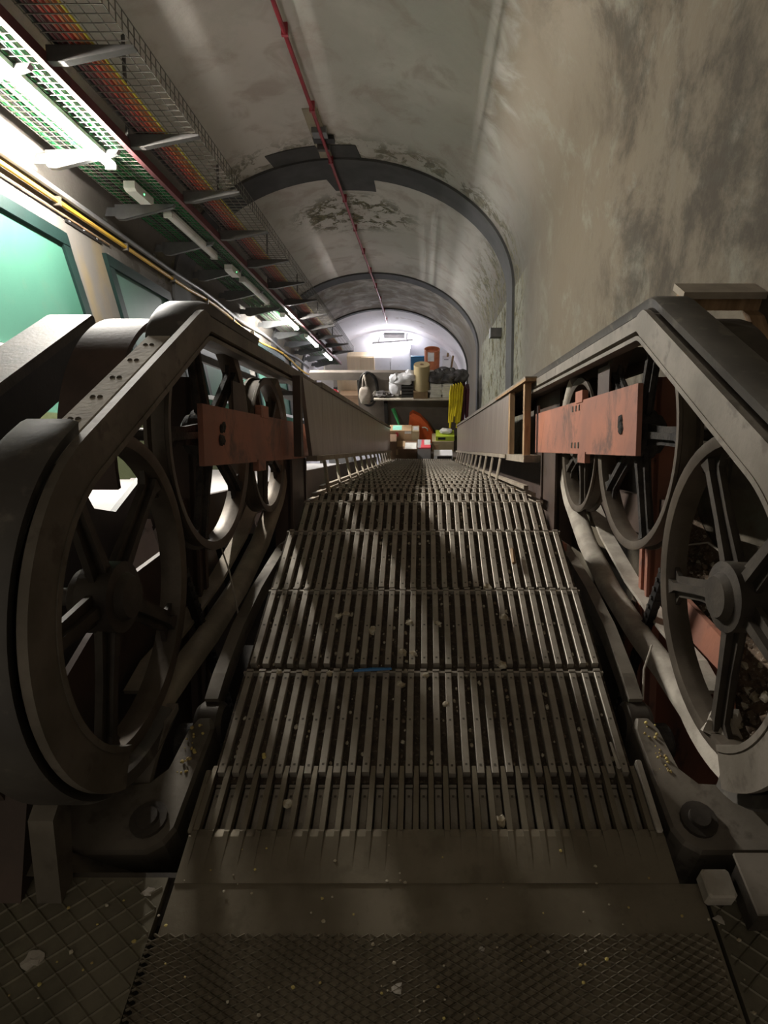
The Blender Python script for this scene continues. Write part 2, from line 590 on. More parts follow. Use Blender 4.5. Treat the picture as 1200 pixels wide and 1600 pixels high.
# dark rings round the tunnel
for i, (a, b) in enumerate(((8.62, 9.2), (14.0, 14.42), (17.45, 17.62))):
    structure(vault_shell('trim_%d' % (i + 1), M['rib'], a, b, -.035, .02, 48, 2, legs=-1.5))
# painted patch on the crown of the nearest ring
mb = MB()
for s0, s1, x0, x1 in ((8.28, 8.64, -2.05, -.88), (9.18, 9.66, -1.42, -.72)):
    kk = 10
    vs = []
    for s in (s0, s1):
        for off in (-.012, .03):
            for i in range(kk + 1):
                x = x0 + (x1 - x0) * i / kk + (.12 * (s - s0) if s0 < 9 else (-.10 if x0 + (x1 - x0) * i / kk < -1 else .0) * (s - s0) * -2)
                n = NS + (NB + off) * math.sqrt(max(0, 1 - ((x - XC) / (XA + off)) ** 2))
                vs.append(I(x, s, n))
    q = kk + 1
    fs = []
    for i in range(kk):
        fs += [(i, i + 1, 2 * q + i + 1, 2 * q + i), (i, q + i, q + i + 1, i + 1), (2 * q + i, 2 * q + i + 1, 3 * q + i + 1, 3 * q + i),
               (q + i, 3 * q + i, 3 * q + i + 1, q + i + 1)]
    fs += [(0, 2 * q, 3 * q, q), (kk, q + kk, 3 * q + kk, 2 * q + kk)]
    mb.add(vs, fs)
structure(mb.build('trim_4', M['rib']))
# floors
Z_LOW, Y_PART = -5.3, 12.6
structure(MB().box(-3.45, XR, -2.6, 2.4, -1.25, -1.05).build('floor', M['pit']))
mb = MB()
mb.prism([(2.6, -1.9), (2.6, -1.6), (13.6, -1.6), (13.6, -1.9)], XL, XR, I)
structure(mb.build('floor_pit_slope', M['pit']))
structure(MB().box(-.95, XR, 11.37, Y_PART + .3, Z_LOW - .2, Z_LOW).build('floor_lower_landing', M['partition']))
structure(MB().box(XL, XR, Y_PART + .3, 20.6, -8.2, -8.0).build('floor_lower_hall', M['wallfar']))
structure(MB().box(XL, XR, 20.2, 20.4, -8.0, -4.6).build('wall_far', M['wallfar']))

# windows in the left wall: uprights plumb, heads parallel to the slope


def zin(y, n):
    """height of the line n = const at depth y"""
    s = (y - n * NV.y) / SV.y
    return CAMZ + s * SV.z + n * NV.z


def window(i, y0, y1, nt, nb, pane, label):
    root = thing('window_%d' % i, label, 'window', (XL, y0, zin(y0, nb)))
    root['kind'] = 'structure'
    del root['category']
    fw = .11

    def quad(ya, yb, na, nb_, x0, x1, mt, name, zoff=(0, 0)):
        m = MB()
        m.prism([(ya, zin(ya, nb_) + zoff[0]), (yb, zin(yb, nb_) + zoff[0]), (yb, zin(yb, na) + zoff[1]), (ya, zin(ya, na) + zoff[1])], x0, x1)
        return m.build(name, mt, root)
    quad(y0 + fw * .8, y1 - fw * .8, nt - fw, nb + .02, XL - .01, XL + .012, pane, 'pane')
    quad(y0, y1, nt, nt - fw, XL - .02, XL + .045, M['green_frame'], 'head')
    quad(y0, y0 + fw, nt - fw, nb, XL - .02, XL + .04, M['green_frame'], 'upright')
    quad(y1 - fw, y1, nt - fw, nb, XL - .02, XL + .04, M['green_frame'], 'upright')
    quad(y0, y1, nb, nb - .06, XL - .02, XL + .06, M['white'], 'sill')
    return root


window(1, 3.6, 6.26, 2.04, .84, M['pane'], 'largest and nearest mint green window in the left wall')
window(2, 6.9, 8.35, 2.08, .84, M['pane_dim'], 'second nearest window in left wall, dusty grey green with dark frame')
window(3, 8.95, 11.25, 1.55, .84, M['pane'], 'green window in left wall glimpsed through the left balustrade opening')
window(4, 11.75, 14.3, 2.22, .84, M['pane'], 'far green window below the kinked yellow pipe on the left wall')
window(5, 14.9, 15.9, 2.28, .84, M['white'], 'farthest small dark framed window on the left wall')

# partition across the lower landing
pr = at(727, 600, Y_PART).x
pl = at(558, 600, Y_PART).x
ztop = at(650, 581, Y_PART).z
zbeam = at(650, 593, Y_PART).z
bl = at(484, 585, Y_PART).x
part = MB().box(pl, pr, Y_PART, Y_PART + .08, Z_LOW, zbeam).build('wall_partition', M['partition'])
structure(part)
structure(MB().box(bl, pr, Y_PART - .04, Y_PART + .1, zbeam, ztop).build('trim_5', M['partition']))
structure(MB().box(bl, bl + .12, Y_PART, Y_PART + .1, -8.0, zbeam).build('trim_6', M['partition']))

# ------------------------------------------------------------------ staircase beside the escalator
st = thing('staircase', 'pale flight of stairs running down left of the escalator', 'stairs', (-2.4, 2.3, -.6))
me_step = None
NST = -.52
for i in range(33):
    y = 2.1 + .3 * i
    z = zin(y, NST)
    if me_step is None:
        m = MB()
        m.box(-1.045, 1.045, 0, .31, -.2, 0)
        m.box(-1.045, 1.045, .25, .32, -.03, .012)
        me_step = m.mesh('stair_step', M['step_white'])
    inst(me_step, 'stair_step', st, Vector((-2.4, y, z)) - st.location)
tag(MB().box(-3.45, -1.35, -.5, 2.1, -.66, -.54).build('side_landing', M['step_white']), 'pale landing at the top of the stairs left of the escalator', 'landing')

# ------------------------------------------------------------------ escalator steps
PITCHX = .0421
NCL = 29
CW, CH = .0215, .026


def gz(y):
    y0, L, k = 1.95, .8, math.tan(A30)
    if y < y0:
        return 0.0
    if y < y0 + L:
        return -k / (2 * L) * (y - y0) ** 2
    z = -k * L / 2 - k * (y - y0 - L)
    ze = Z_LOW + .02
    yb = y0 + L / 2 - ze / k     # where the line would meet the lower level
    if y < yb - L / 2:
        return z
    if y < yb + L / 2:
        t = yb + L / 2 - y
        return ze - (-k / (2 * L)) * t * t
    return ze


def cleat_mb(mb=None, x=0.0):
    m = mb or MB()
    w = CW / 2
    y0, y1 = .020, .384
    # bar with slightly eased top edges, end notches, three screw heads
    pr = [(-w, -CH), (w, -CH), (w, -.0018), (w - .0018, 0), (-w + .0018, 0), (-w, -.0018)]
    k = 6
    ys = [y0, y1]
    vs = [(x + a, y, b) for y in ys for a, b in pr]
    fs = [(5, 4, 3, 2, 1, 0), (6, 7, 8, 9, 10, 11)] + [(i, (i + 1) % k, k + (i + 1) % k, k + i) for i in range(k)]
    m.add(vs, fs, 0)
    for y in (.045, .2, .362):
        r = .0035
        m.add([(x - r, y - r, .0006), (x + r, y - r, .0006), (x + r, y + r, .0006), (x - r, y + r, .0006)], [(0, 1, 2, 3)], 1)
    # end lugs that mesh with the next step
    m.box(x - w, x + w, y1 + .004, y1 + .013, -CH, .0015)
    return m


me_cleat = cleat_mb().mesh('cleat', [M['cleat'], M['bolt']])
m = MB()
m.box(-.615, .615, 0, .40, -.05, -CH + .002)
m.box(-.615, .615, .375, .40, -.24, -.05)
m.box(-.60, -.585, .02, .375, -.2, -.05)
m.box(.585, .60, .02, .375, -.2, -.05)
me_base = m.mesh('tread_board', M['treadbase'])
me_edge = MB().box(-.612, .612, .386, .394, -.05, -.006).mesh('edge_strip', M['cleat'])
m = MB()
for i in range(NCL):
    cleat_mb(m, (i - 14) * PITCHX)
me_cleats = m.mesh('cleats', [M['cleat'], M['bolt']])
Y0 = .965
NSTEP = 26
N_SPLIT = 9
for i in range(NSTEP):
    y = Y0 + .4 * i
    r = thing('escalator_step', 'slatted escalator step, %s row beyond the comb plate' % ORD[i], 'step', (random.uniform(-.003, .003), y, gz(y + .4) + random.uniform(-.002, .002)), 'slatted steps of the escalator')
    inst(me_base, 'tread_board', r)
    inst(me_edge, 'edge_strip', r)
    if i < N_SPLIT:
        for c in range(NCL):
            o = inst(me_cleat, 'cleat', r, ((c - 14) * PITCHX, random.uniform(-.003, .003), random.uniform(-.0015, .0015)))
    else:
        o = inst(me_cleats, 'cleats', r)
        o['kind'] = 'stuff'
# the step sliding away under the comb
r = thing('escalator_step', 'escalator step half hidden under the comb teeth', 'step', (0, Y0 - .4, -.028), 'slatted steps of the escalator')
inst(me_base, 'tread_board', r)
for c in range(NCL):
    inst(me_cleat, 'cleat', r, ((c - 14) * PITCHX, 0, 0))

# ------------------------------------------------------------------ landing plates
cp = thing('comb_plate', 'dusty steel comb plate with long teeth at the escalator head', 'comb plate', (0, .7, -.02))
m = MB()
m.prism([(.685, -.03), (.685, .004), (.80, .004), (.822, -.002), (.822, -.012), (.80, -.03)], -.625, .64)
m.build('plate', M['plate'], cp)
me_tooth = None
for c in range(NCL + 1):
    x = (c - 14.5) * PITCHX
    if me_tooth is None:
        t = MB()
        w = .0075
        vs = []
        for y, zt, ww in ((0, .004, w), (.15, .002, w), (.192, -.004, w * .8)):
            vs += [(-ww, y, -.022), (ww, y, -.022), (ww, y, zt), (-ww, y, zt)]
        fs = [(0, 1, 2, 3), (11, 10, 9, 8)]
        for j in range(2):
            for a in range(4):
                b = (a + 1) % 4
                fs.append((j * 4 + a, j * 4 + 4 + a, j * 4 + 4 + b, j * 4 + b))
        t.add(vs, fs)
        me_tooth = t.mesh('comb_tooth', M['plate'])
    inst(me_tooth, 'comb_tooth', cp, Vector((x, .815, 0)) - cp.location)
m = MB()
for c in range(NCL + 1):
    x = (c - 14.5) * PITCHX
    m.prism([(.70, .0035), (.812, .0075), (.818, .004)], x - .007, x + .007)
o = m.build('ribbing', M['plate'], cp)
# pale wooden edge strips either side of the teeth
MB().box(.622, .640, .81, 1.02, -.03, .010, ch=.004).build('side_strip', M['dust'], cp)
MB().box(-.632, -.618, .81, .99, -.03, .006, ch=.003).build('side_strip', M['plate'], cp)


def diamond_plate(name, label, poly, pitch, aspect, mats, ymax=None, h=.004, wd=.0035):
    """steel plate with a raised diamond tread, each rib real"""
    root = thing(name, label, 'floor plate', (sum(p[0] for p in poly) / len(poly), sum(p[1] for p in poly) / len(poly), -.03))
    m = MB()
    k = len(poly)
    m.add([(x, y, z) for z in (-.03, 0) for x, y in poly], [tuple(range(k - 1, -1, -1)), tuple(range(k, 2 * k))] + [(i, (i + 1) % k, k + (i + 1) % k, k + i) for i in range(k)])
    m.build('plate', mats, root)
    x0, x1 = min(p[0] for p in poly) + .008, max(p[0] for p in poly) - .008
    y0, y1 = min(p[1] for p in poly) + .008, (ymax or max(p[1] for p in poly) - .008)
    m = MB()
    slope = aspect
    for sg in (1, -1):
        c = -4.0
        while c < 4.0:
            # line y = sg*slope*x + c clipped to the rectangle
            pts = []
            for xx in (x0, x1):
                yy = sg * slope * xx + c
                pts.append((xx, yy))
            (xa, ya), (xb, yb) = pts
            def clip(xa, ya, xb, yb):
                t0, t1 = 0.0, 1.0
                dy = yb - ya
                for lo, s_ in ((y0, 1), (y1, -1)):
                    q = (lo - ya) * s_
                    d = dy * s_
                    if abs(d) < 1e-9:
                        if q > 0:
                            return None
                    else:
                        t = (lo - ya) / dy
                        if d > 0:
                            t0 = max(t0, t)
                        else:
                            t1 = min(t1, t)
                if t0 >= t1:
                    return None
                return xa + (xb - xa) * t0, ya + dy * t0, xa + (xb - xa) * t1, ya + dy * t1
            r = clip(xa, ya, xb, yb)
            if r and math.hypot(r[2] - r[0], r[3] - r[1]) > .02:
                xa, ya, xb, yb = r
                L = math.hypot(xb - xa, yb - ya)
                nx, ny = -(yb - ya) / L * wd, (xb - xa) / L * wd
                m.add([(xa - nx, ya - ny, -.001), (xa, ya, h), (xa + nx, ya + ny, -.001), (xb - nx, yb - ny, -.001), (xb, yb, h), (xb + nx, yb + ny, -.001)],
                      [(0, 1, 4, 3), (1, 2, 5, 4), (0, 2, 1), (3, 4, 5), (0, 3, 5, 2)])
            c += pitch
    o = m.build('raised_ribs', mats, root)
    o['kind'] = 'stuff'
    return root


diamond_plate('floor_plate', 'middle floor plate with fine diamond tread in front of comb', [(-.655, -.6), (.69, -.6), (.69, .685), (-.625, .685)], .0175, .48, M['plate'], ymax=.575, h=.0045, wd=.0035)
diamond_plate('floor_plate', 'left floor plate with coarse worn diamond tread', [(-2.0, -.6), (-.672, -.6), (-.645, .70), (-2.0, .70)], .052, .72, M['plate_l'], h=.0035, wd=.004)
diamond_plate('floor_plate', 'right floor plate in shadow beside the wall', [(.70, -.6), (1.24, -.6), (1.24, .68), (.70, .68)], .052, .72, M['plate_l'], h=.0035, wd=.004)

# ------------------------------------------------------------------ balustrades: everything fixed to one side is one thing
BAL = {}
for sg, side in ((-1, 'left'), (1, 'right')):
    BAL[sg] = thing('balustrade', 'stripped %s escalator balustrade with spoked wheels, orange beam and long panels' % side, 'balustrade', I(sg * .8, 4.2, -.05))


def sub(name, parent, loc, label=None):
    """a part that has pieces of its own"""
    o = bpy.data.objects.new(name, None)
    COL.objects.link(o)
    o.empty_display_size = .03
    o.parent = parent
    o.location = Vector(loc) - parent.location
    if label:
        o['label'] = label
    return o


# ------------------------------------------------------------------ handrail wheels
def wheel_mesh(R, sm):
    seg = 56
    rim = MB()
    rim.lathe([(-.042, R - .012), (-.042, R), (-.030, R), (-.022, R - .014), (.022, R - .014), (.030, R), (.042, R), (.042, R - .012), (.036, R - .034), (.008, R - .040), (-.008, R - .040), (-.036, R - .034)], seg, 'x', closed=True)
    web = MB()
    hub = MB()
    hub.lathe([(-.085, .001), (-.085, .060), (-.072, .078), (-.05, .082), (-.042, .10), (.045, .10), (.05, .07), (.07, .058), (.07, .001)], 28, 'x')
    spoke = MB()
    vs = []
    for r, wa, wx, wf in ((.07, .045, .030, .012), (R * .5, .034, .026, .010), (R - .075, .036, .026, .010), (R - .042, .07, .030, .012)):
        vs += [(-wx, r, -wa * .35), (wx, r, -wa * .35), (wx, r, wa * .35), (-wx, r, wa * .35),
               (-.008, r, -wa), (.008, r, -wa), (.008, r, wa), (-.008, r, wa)]
    fs = []
    for j in range(3):
        for g in (0, 4):
            for a in range(4):
                b = (a + 1) % 4
                fs.append((j * 8 + g + a, j * 8 + g + b, j * 8 + 8 + g + b, j * 8 + 8 + g + a))
    fs += [(0, 3, 2, 1), (4, 7, 6, 5), (24, 25, 26, 27), (28, 29, 30, 31)]
    spoke.add(vs, fs)
    return rim.mesh('rim', M['rimiron']), hub.mesh('hub', sm), spoke.mesh('spoke', sm)


wm = {}


def wheel(x, y, z, R, a0, label, ns=6, fluff=False):
    if R not in wm:
        wm[R] = wheel_mesh(R, M['grease'] if fluff else M['castiron'])
    rim, hub, spoke = wm[R]
    r = sub('handrail_wheel', BAL[1 if x > 0 else -1], (x, y, z), label)
    inst(rim, 'rim', r)
    h = inst(hub, 'hub', r, (0, 0, 0), (0, 0, PI if x > 0 else 0))
    for i in range(ns):
        s_ = inst(spoke, 'spoke', r, (0, 0, 0), (a0 + 2 * PI * i / ns, 0, 0))
        if fluff and i in (0, 1, 2, 3, 4, 5):
            pass
    ax = MB().lathe([(-.30, .001), (-.30, .026), (.0, .026), (.0, .001)], 12, 'x').mesh('axle', M['castiron'])
    inst(ax, 'axle', r, (0, 0, 0), (0, 0, PI if x > 0 else 0))
    return r


WX = .885
w1, w2, w3 = (1.24, .455), (2.19, .45), (2.92, -.02)
for sg, side in ((-1, 'left'), (1, 'right')):
    wheel(sg * WX, *w1, .46, .58 if sg > 0 else .28, 'large spoked wheel inside the newel', 5)
    wheel(sg * WX, *w2, .47, .15, 'greasy spoked wheel behind the orange beam', 5, True)
    wheel(sg * WX, *w3, .365, .3, 'small spoked wheel under the orange beam', 5)

# ------------------------------------------------------------------ newel frames and handrails
NC, NZ = 1.23, .47


def arc(cy, cz, r, a0, a1, k):
    return [(cy + r * math.cos(math.radians(a0 + (a1 - a0) * i / k)), cz + r * math.sin(math.radians(a0 + (a1 - a0) * i / k))) for i in range(k + 1)]


def line(p, q, k):
    return [(p[0] + (q[0] - p[0]) * i / k, p[1] + (q[1] - p[1]) * i / k) for i in range(k + 1)]


def inc_pt(s, n):
    v = I(0, s, n)
    return (v.y, v.z)


def upper_path(r, s_end, zc=NZ, a_end=222, bend=.16):
    """from low on the newel round the front, over the level top, round the bend and down the slope"""
    top = zc + r
    pts = arc(NC, zc, r, a_end, 90, 34)
    # slope line parallel to the incline through the bend point
    yb = 2.16 + (r - .45) * math.tan(A30 / 2)
    cy, cz = yb - bend * math.tan(A30 / 2), top - bend
    pts += line(pts[-1], (cy, top), 4)[1:]
    pts += arc(cy, cz, bend, 90, 60, 8)[1:]
    e = pts[-1]
    L = s_end
    pts += [(e[0] + SV.y * L * i / 6, e[1] + SV.z * L * i / 6) for i in range(1, 7)]
    return pts


for sg, side in ((-1, 'left'), (1, 'right')):
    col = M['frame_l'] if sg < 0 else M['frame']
    nf = sub('newel_frame', BAL[sg], (sg * .8, NC, -.05))
    # broad inner face: band .1 deep round the newel and along the top, thinner down the slope
    path = upper_path(.45, 2.15, a_end=222)
    n_flat = 34 + 4
    sc_ = [1.0 if i < n_flat + 3 else max(.55, 1.0 - (i - n_flat - 3) * .09) for i in range(len(path))]
    xi, xo = (.0, .045)
    prof = [(sg * .0, -.05), (sg * .0, .042), (sg * .008, .05), (sg * .05, .05), (sg * .05, .042), (sg * .022, .036), (sg * .022, -.05)]
    m = MB()
    m.sweep([(y, z) for y, z in path], [(a, -b) for a, b in prof], sg * .775, scale=sc_)
    m.build('inner_band', col, nf)
    # rolled lip along the inner edge of the band
    lip = upper_path(.40, 2.15, a_end=222, bend=.11)
    m = MB()
    m.sweep(lip, [(sg * a, b) for a, b in ((-.006, -.008), (-.006, .008), (.05, .008), (.05, -.008))], sg * .778)
    m.build('lip', col, nf)
    # guide shelf that carries the handrail
    gp = upper_path(.475 if sg > 0 else .425, 1.7, a_end=222)
    m = MB()
    m.sweep(gp, [(sg * a, b) for a, b in ((.03, -.010), (.03, .012), (.145, .012), (.145, -.010))], sg * .775)
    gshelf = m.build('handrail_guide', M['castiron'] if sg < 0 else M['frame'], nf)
    if sg < 0:
        # bare guide strip with its screws, where the left handrail is missing
        m = MB()
        m.box(-.93, -.85, 1.20, 2.12, NZ + .44, NZ + .458, ch=.006)
        strip = m.build('bare_guide_strip', M['dust'], nf)
        strip['label'] = 'bare pale guide strip with screw holes'
        for k in range(7):
            for xx in (-.905, -.885):
                MB().lathe([(0, .001), (.004, .006), (0, .009)], 8, 'z', (xx, 1.27 + .13 * k + (.02 if xx < -.92 else 0), NZ + .457)).build('screw', M['bolt'], nf)

# D-section rubber handrail
HP = []
for k in range(9):
    a = PI * k / 8
    HP.append((.064 * math.cos(a), -.012 + .040 * math.sin(a) ** .7))
HP += [(-.068, -.022), (-.05, -.030), (.05, -.030), (.068, -.022)]
HPn = [(a, -b) for a, b in HP]          # outward is to the right of travel on the upper path
HX = .872


def handrail(sg, path, parent, name, mt, w=1.0, dx=0.0):
    m = MB()
    m.sweep(path, [(sg * a * w, b) for a, b in HPn], sg * (HX + dx), smooth=True)
    return m.build(name, mt, parent)


ret = [(2.55, -.405), (2.12, -.330), (1.70, -.205), (1.44, -.105)]
far = arc(w3[0], w3[1], .395, 395, 262, 22)
hr = thing('handrail', 'complete dark rubber handrail of the right balustrade looping round its wheels', 'handrail', (HX, 1.2, 0))
up = upper_path(.512, 6.1, a_end=222)
low = arc(NC, NZ, .50, 268, 232, 10) + [((a + NC * 0), b) for a, b in arc(NC, NZ, .506, 228, 228.5, 1)]
handrail(1, low[-3:] + up, hr, 'upper_run', M['rubber'])
handrail(1, far + ret + low, hr, 'return_run', M['dust'], .75, .014)
hr = thing('handrail', 'left handrail length wrapped round the left newel and its lower return', 'handrail', (-HX, 1.2, 0))
up2 = arc(NC, NZ, .495, 268, 92, 44) + [(1.27, NZ + .495)]
handrail(-1, up2, hr, 'newel_run', M['rubber'])
handrail(-1, far + ret + up2[:2], hr, 'return_run', M['woodgrey'], .75, .014)
hr = thing('handrail', 'short broken piece of handrail left on the bend of left balustrade', 'handrail', (-HX, 2.4, .9))
bb = [(2.02, .905), (2.05, .930), (2.10, .944)] + arc(2.17, .70, .25, 96, 60, 9)
e = bb[-1]
bb += [(e[0] + SV.y * q, e[1] + SV.z * q) for q in (.1, .25, .5, .7)]
handrail(-1, bb, hr, 'belt', M['rubber'])
for sg, side in ((-1, 'left'), (1, 'right')):
    # flat guide strip beside the return run of the belt
    path = [(1.30, -.045)] + [(y, z + .045) for y, z in ret[::-1]] + [(2.9, -.365)]
    m = MB()
    m.sweep(path, [(sg * a, b) for a, b in ((-.035, -.008), (-.035, .008), (.035, .008), (.035, -.008))], sg * .975)
    m.build('guide_strip', M['dust'] if sg > 0 else M['woodgrey'], BAL[sg])
    # square step-track bar between treads and wheels
    pth2 = [(1.26, -.045), (1.36, -.04), (1.6, -.06), (1.87, -.12), (2.33, -.27), (2.9, -.60)]
    m = MB()
    m.sweep(pth2, [(sg * a, b) for a, b in ((-.022, -.05), (-.022, .02), (.022, .02), (.022, -.05))], sg * .70)
    m.build('track_bar', M['frame_l'] if sg < 0 else M['frame'], BAL[sg])

# ------------------------------------------------------------------ orange beams and posts
for sg, side, s0, s1, n0, n1 in ((-1, 'left', 2.26, 4.36, -.067, .163), (1, 'right', 2.34, 4.45, -.03, .245)):
    b = sub('support_beam', BAL[sg], I(sg * .82, s1, n0), 'flaking orange steel beam with oil stains')
    m = MB()
    m.box(sg * .812, sg * .832, s0, s1, n0, n1, I)
    m.build('plate', M['orange_beam'], b)
    # tabs above and below, weld beads, black stain boss
    MB().box(sg * .807, sg * .834, s0 + .72, s0 + .86, n0 - .045, n0 + .01, I).build('tab', M['orange_beam'], b)
    MB().box(sg * .807, sg * .838, s0 + .80, s0 + .94, n1 - .01, n1 + .05, I).build('tab', M['orange_beam'], b)
    MB().box(sg * .812, sg * .825, s1 - .09, s1 - .04, n1 - .01, n1 + .055, I).build('tab', M['orange_beam'], b)
    MB().box(sg * .834, sg * .842, s0 + .44, s0 + .62, n1 - .02, n1 + .13, I).build('bracket', M['brownsteel'], b)
    if sg > 0:
        for k in range(3):
            for nn in (n0 + .03, n1 - .05):
                MB().box(.808, .813, s0 + .86 + k * .07, s0 + .88 + k * .07, nn, nn + .03, I).build('slot_mark', M['bolt'], b)
    g = MB()
    for k in range(5):
        g.hull_blob(I(sg * .809, s0 + .20 + random.uniform(-.03, .03), n0 + .13 + random.uniform(-.035, .03)), random.uniform(.012, .026), k + (5 if sg > 0 else 0), 1, sq=(.35, 1, 1))
    g.build('grease_lump', M['grease'], b)
    # posts under the beam
    for j, (ps, w, mt, xx, bot) in enumerate(((3.72, .46, 'brownsteel', .815, -1.6), (2.62, .10, 'orange' if sg > 0 else 'brownsteel', .99, -1.6))):
        p = sub('steel_post', BAL[sg], I(sg * xx, ps, bot))
        MB().box(sg * xx, sg * (xx + .02), ps, ps + w, bot, n0 - .001 if j == 0 else .30, I).build('web', M[mt], p)
        MB().box(sg * (xx - .012), sg * (xx + .10), ps + w - .03, ps + w, bot, n0 - .001 if j == 0 else .30, I).build('flange', M[mt], p)
        MB().box(sg * (xx - .012), sg * (xx + .10), ps, ps + .02, bot, n0 - .001 if j == 0 else .30, I).build('flange', M[mt], p)
    # cross girder behind the wheels, and an orange plate low down
    MB().box(sg * 1.02, sg * 1.05, 2.4, 4.6, -.40, -.22, I).build('rear_girder', M['brownsteel'], BAL[sg])
    m = MB()
    m.prism([(1.0, -.85), (2.15, -.85), (2.15, -.10), (1.75, -.05), (1.45, .05), (1.0, -.35)] if sg > 0 else [(.8, -.85), (2.35, -.85), (2.35, -.12), (1.9, .08), (1.6, .20), (1.3, .22), (.8, .22)], sg * 1.04, sg * 1.06)
    m.build('side_plate', M['orange'] if sg > 0 else M['brownsteel'], BAL[sg])
    MB().box(sg * .66, sg * .69, 2.9, 4.15, -.62, -.46, I).build('skirt_plate', M['orange' if sg > 0 else 'brownsteel'], BAL[sg])

# hanging drive chain on each side
for sg, side in ((-1, 'left'), (1, 'right')):
    ch = sub('drive_chain', BAL[sg], W(sg * .93, 1.80, -.90))
    m1, m2 = MB(), MB()
    m1.box(-.016, .016, -.020, .020, -.006, .040)
    m2.lathe([(-.024, .001), (-.024, .010), (.024, .010), (.024, .001)], 8, 'x')
    a, b2 = m1.mesh('chain_link', M['black']), m2.mesh('chain_roller', M['grease'])
    for k in range(20):
        inst(a, 'chain_link', ch, (0, -.002 * k, .05 * k))
        inst(b2, 'chain_roller', ch, (0, -.002 * k, .05 * k + .043))

# ------------------------------------------------------------------ balustrades down the slope
for sg, side in ((-1, 'left'), (1, 'right')):
    bal = BAL[sg]
    s_start = 3.95 if sg < 0 else 5.2
    s_end = 13.2
    x0, x1 = sg * .72, sg * .745
    k = 0
    s = s_start
    while s < s_end - .05:
        e = min(s + (.42 if k % 2 == 0 else .50), s_end)
        m = MB()
        if k == 0 and sg < 0:
            m.prism([(s, -.05), (e - .004, -.05), (e - .004, .42), (s - .27, .42)], x0, x1, I)
        else:
            m.box(x0, x1, s, e - .004, -.05, .42 if sg < 0 else .46, I)
        m.build('panel', M['panel'], bal)
        s = e
        k += 1
    nt = .42 if sg < 0 else .46
    MB().box(sg * .705, sg * .79, 4.3, s_end, nt, nt + .035, I).build('cap_moulding', M['frame'], bal)
    MB().box(sg * .69, sg * .76, s_start, s_end, -.085, -.052, I).build('foot_moulding', M['woodgrey'], bal)
    MB().box(sg * .80, sg * 1.06, 2.75 if sg > 0 else 4.4, s_end, nt - .045, nt - .015, I).build('deck', M['black'] if sg < 0 else M['castiron'], bal)
    MB().box(sg * 1.04, sg * 1.06, 2.8, s_end, nt - (.015 if sg < 0 else .10), nt + (.02 if sg < 0 else -.01), I).build('outer_edge', M['black'] if sg < 0 else M['brownsteel'], bal)
    if sg > 0:
        # open bay with raw timber uprights before the first panel
        MB().box(.715, .76, 4.36, 4.43, -.05, nt, I).build('timber_upright', M['wood'], bal)
        MB().box(.715, .755, 5.10, 5.19, -.05, nt, I).build('timber_upright', M['wood'], bal)
        MB().box(.705, .83, 4.30, 5.25, -.10, -.05, I).build('timber_sill', M['woodgrey'], bal)
        MB().box(.95, .97, 4.3, 5.3, -.1, nt, I).build('back_board', M['brownsteel'], bal)
        MB().box(.70, .78, 4.25, 6.0, nt, nt + .02, I).build('split_timber', M['wood'], bal)
    else:
        MB().box(-.765, -.72, 3.60, 3.66, -.05, nt, I).build('end_upright', M['brownsteel'], bal)
    # bent struts under the panels
    for j in range(15):
        ss = s_start + .30 + .62 * j
        if ss > 12.9:
            break
        q = random.uniform(-.05, .05)
        m = MB()
        m.tube([I(sg * .71, ss, -.06), I(sg * .695, ss + .03, -.10), I(sg * .66, ss - .10 + q, -.22), I(sg * .64, ss - .15 + q, -.30)], .013, 6)
        m.build('strut', M['woodgrey'], bal)
    MB().box(sg * 1.0, sg * 1.03, 4.7, 13.0, -.62, -.19 if sg < 0 else -.13, I).build('outer_skirt', M['brownsteel'], bal)
    for j in range(3):
        MB().box(sg * (.66 + .05 * j), sg * (.69 + .05 * j), 4.0, 13.0, -.27 - .05 * j, -.245 - .05 * j, I).build('under_rail', M['woodgrey'], bal)

# ------------------------------------------------------------------ outer guards and decks by the newels
for sg, side in ((-1, 'left'), (1, 'right')):
    g = sub('wheel_guard', BAL[sg], W(sg * 1.08, 2.15, .4), 'curved sheet guard')
    cy, cz, R = (2.12, .42, .50)
    m = MB()
    prof = [(sg * .99, R), (sg * 1.17, R), (sg * 1.17, R - .02), (sg * .99, R - .02)]
    m.lathe(prof, 28, 'x', (0, cy, cz), closed=True, a0=math.radians(50), a1=math.radians(165))
    m.build('rim_sheet', M['brownsteel'] if sg < 0 else M['castiron'], g)
    m = MB()
    kk = 24
    pts = [(cy + (R - .01) * math.cos(math.radians(50 + 115 * i / kk)), cz + (R - .01) * math.sin(math.radians(50 + 115 * i / kk))) for i in range(kk + 1)]
    m.prism(pts, sg * 1.165, sg * 1.175)
    m.build('side_sheet', M['castiron'] if sg > 0 else M['black'], g)
# black boxed deck of the neighbouring balustrade on the left
d = thing('outer_deck', 'black boxed deck beam with scuffed grey top left of newel', 'deck', W(-1.5, 1.8, -.5))
m = MB()
m.box(-1.62, -1.42, .75, 2.62, .765, .80, ch=.008)
m.build('top_board', M['castiron'], d)
MB().prism([(.75, .60), (2.40, .60), (2.56, .68), (2.62, .765), (.75, .765)], -1.60, -1.43).build('side', M['black'], d)
MB().prism([(.75, .0), (1.35, .0), (1.72, .30), (1.9, .60), (.75, .60)], -1.47, -1.44).build('side', M['black'], d)
MB().prism([(1.45, -.54), (2.9, -.54), (2.9, -.05), (2.30, -.02), (2.16, .10), (2.10, .45), (1.72, .45), (1.45, .0)], -1.47, -1.44).build('side', M['black'], d)
MB().box(-1.60, -1.45, .95, 1.15, -.55, .62).build('post', M['black'], d)
MB().box(-1.58, -1.45, 1.55, 1.72, -.55, .62).build('post', M['black'], d)
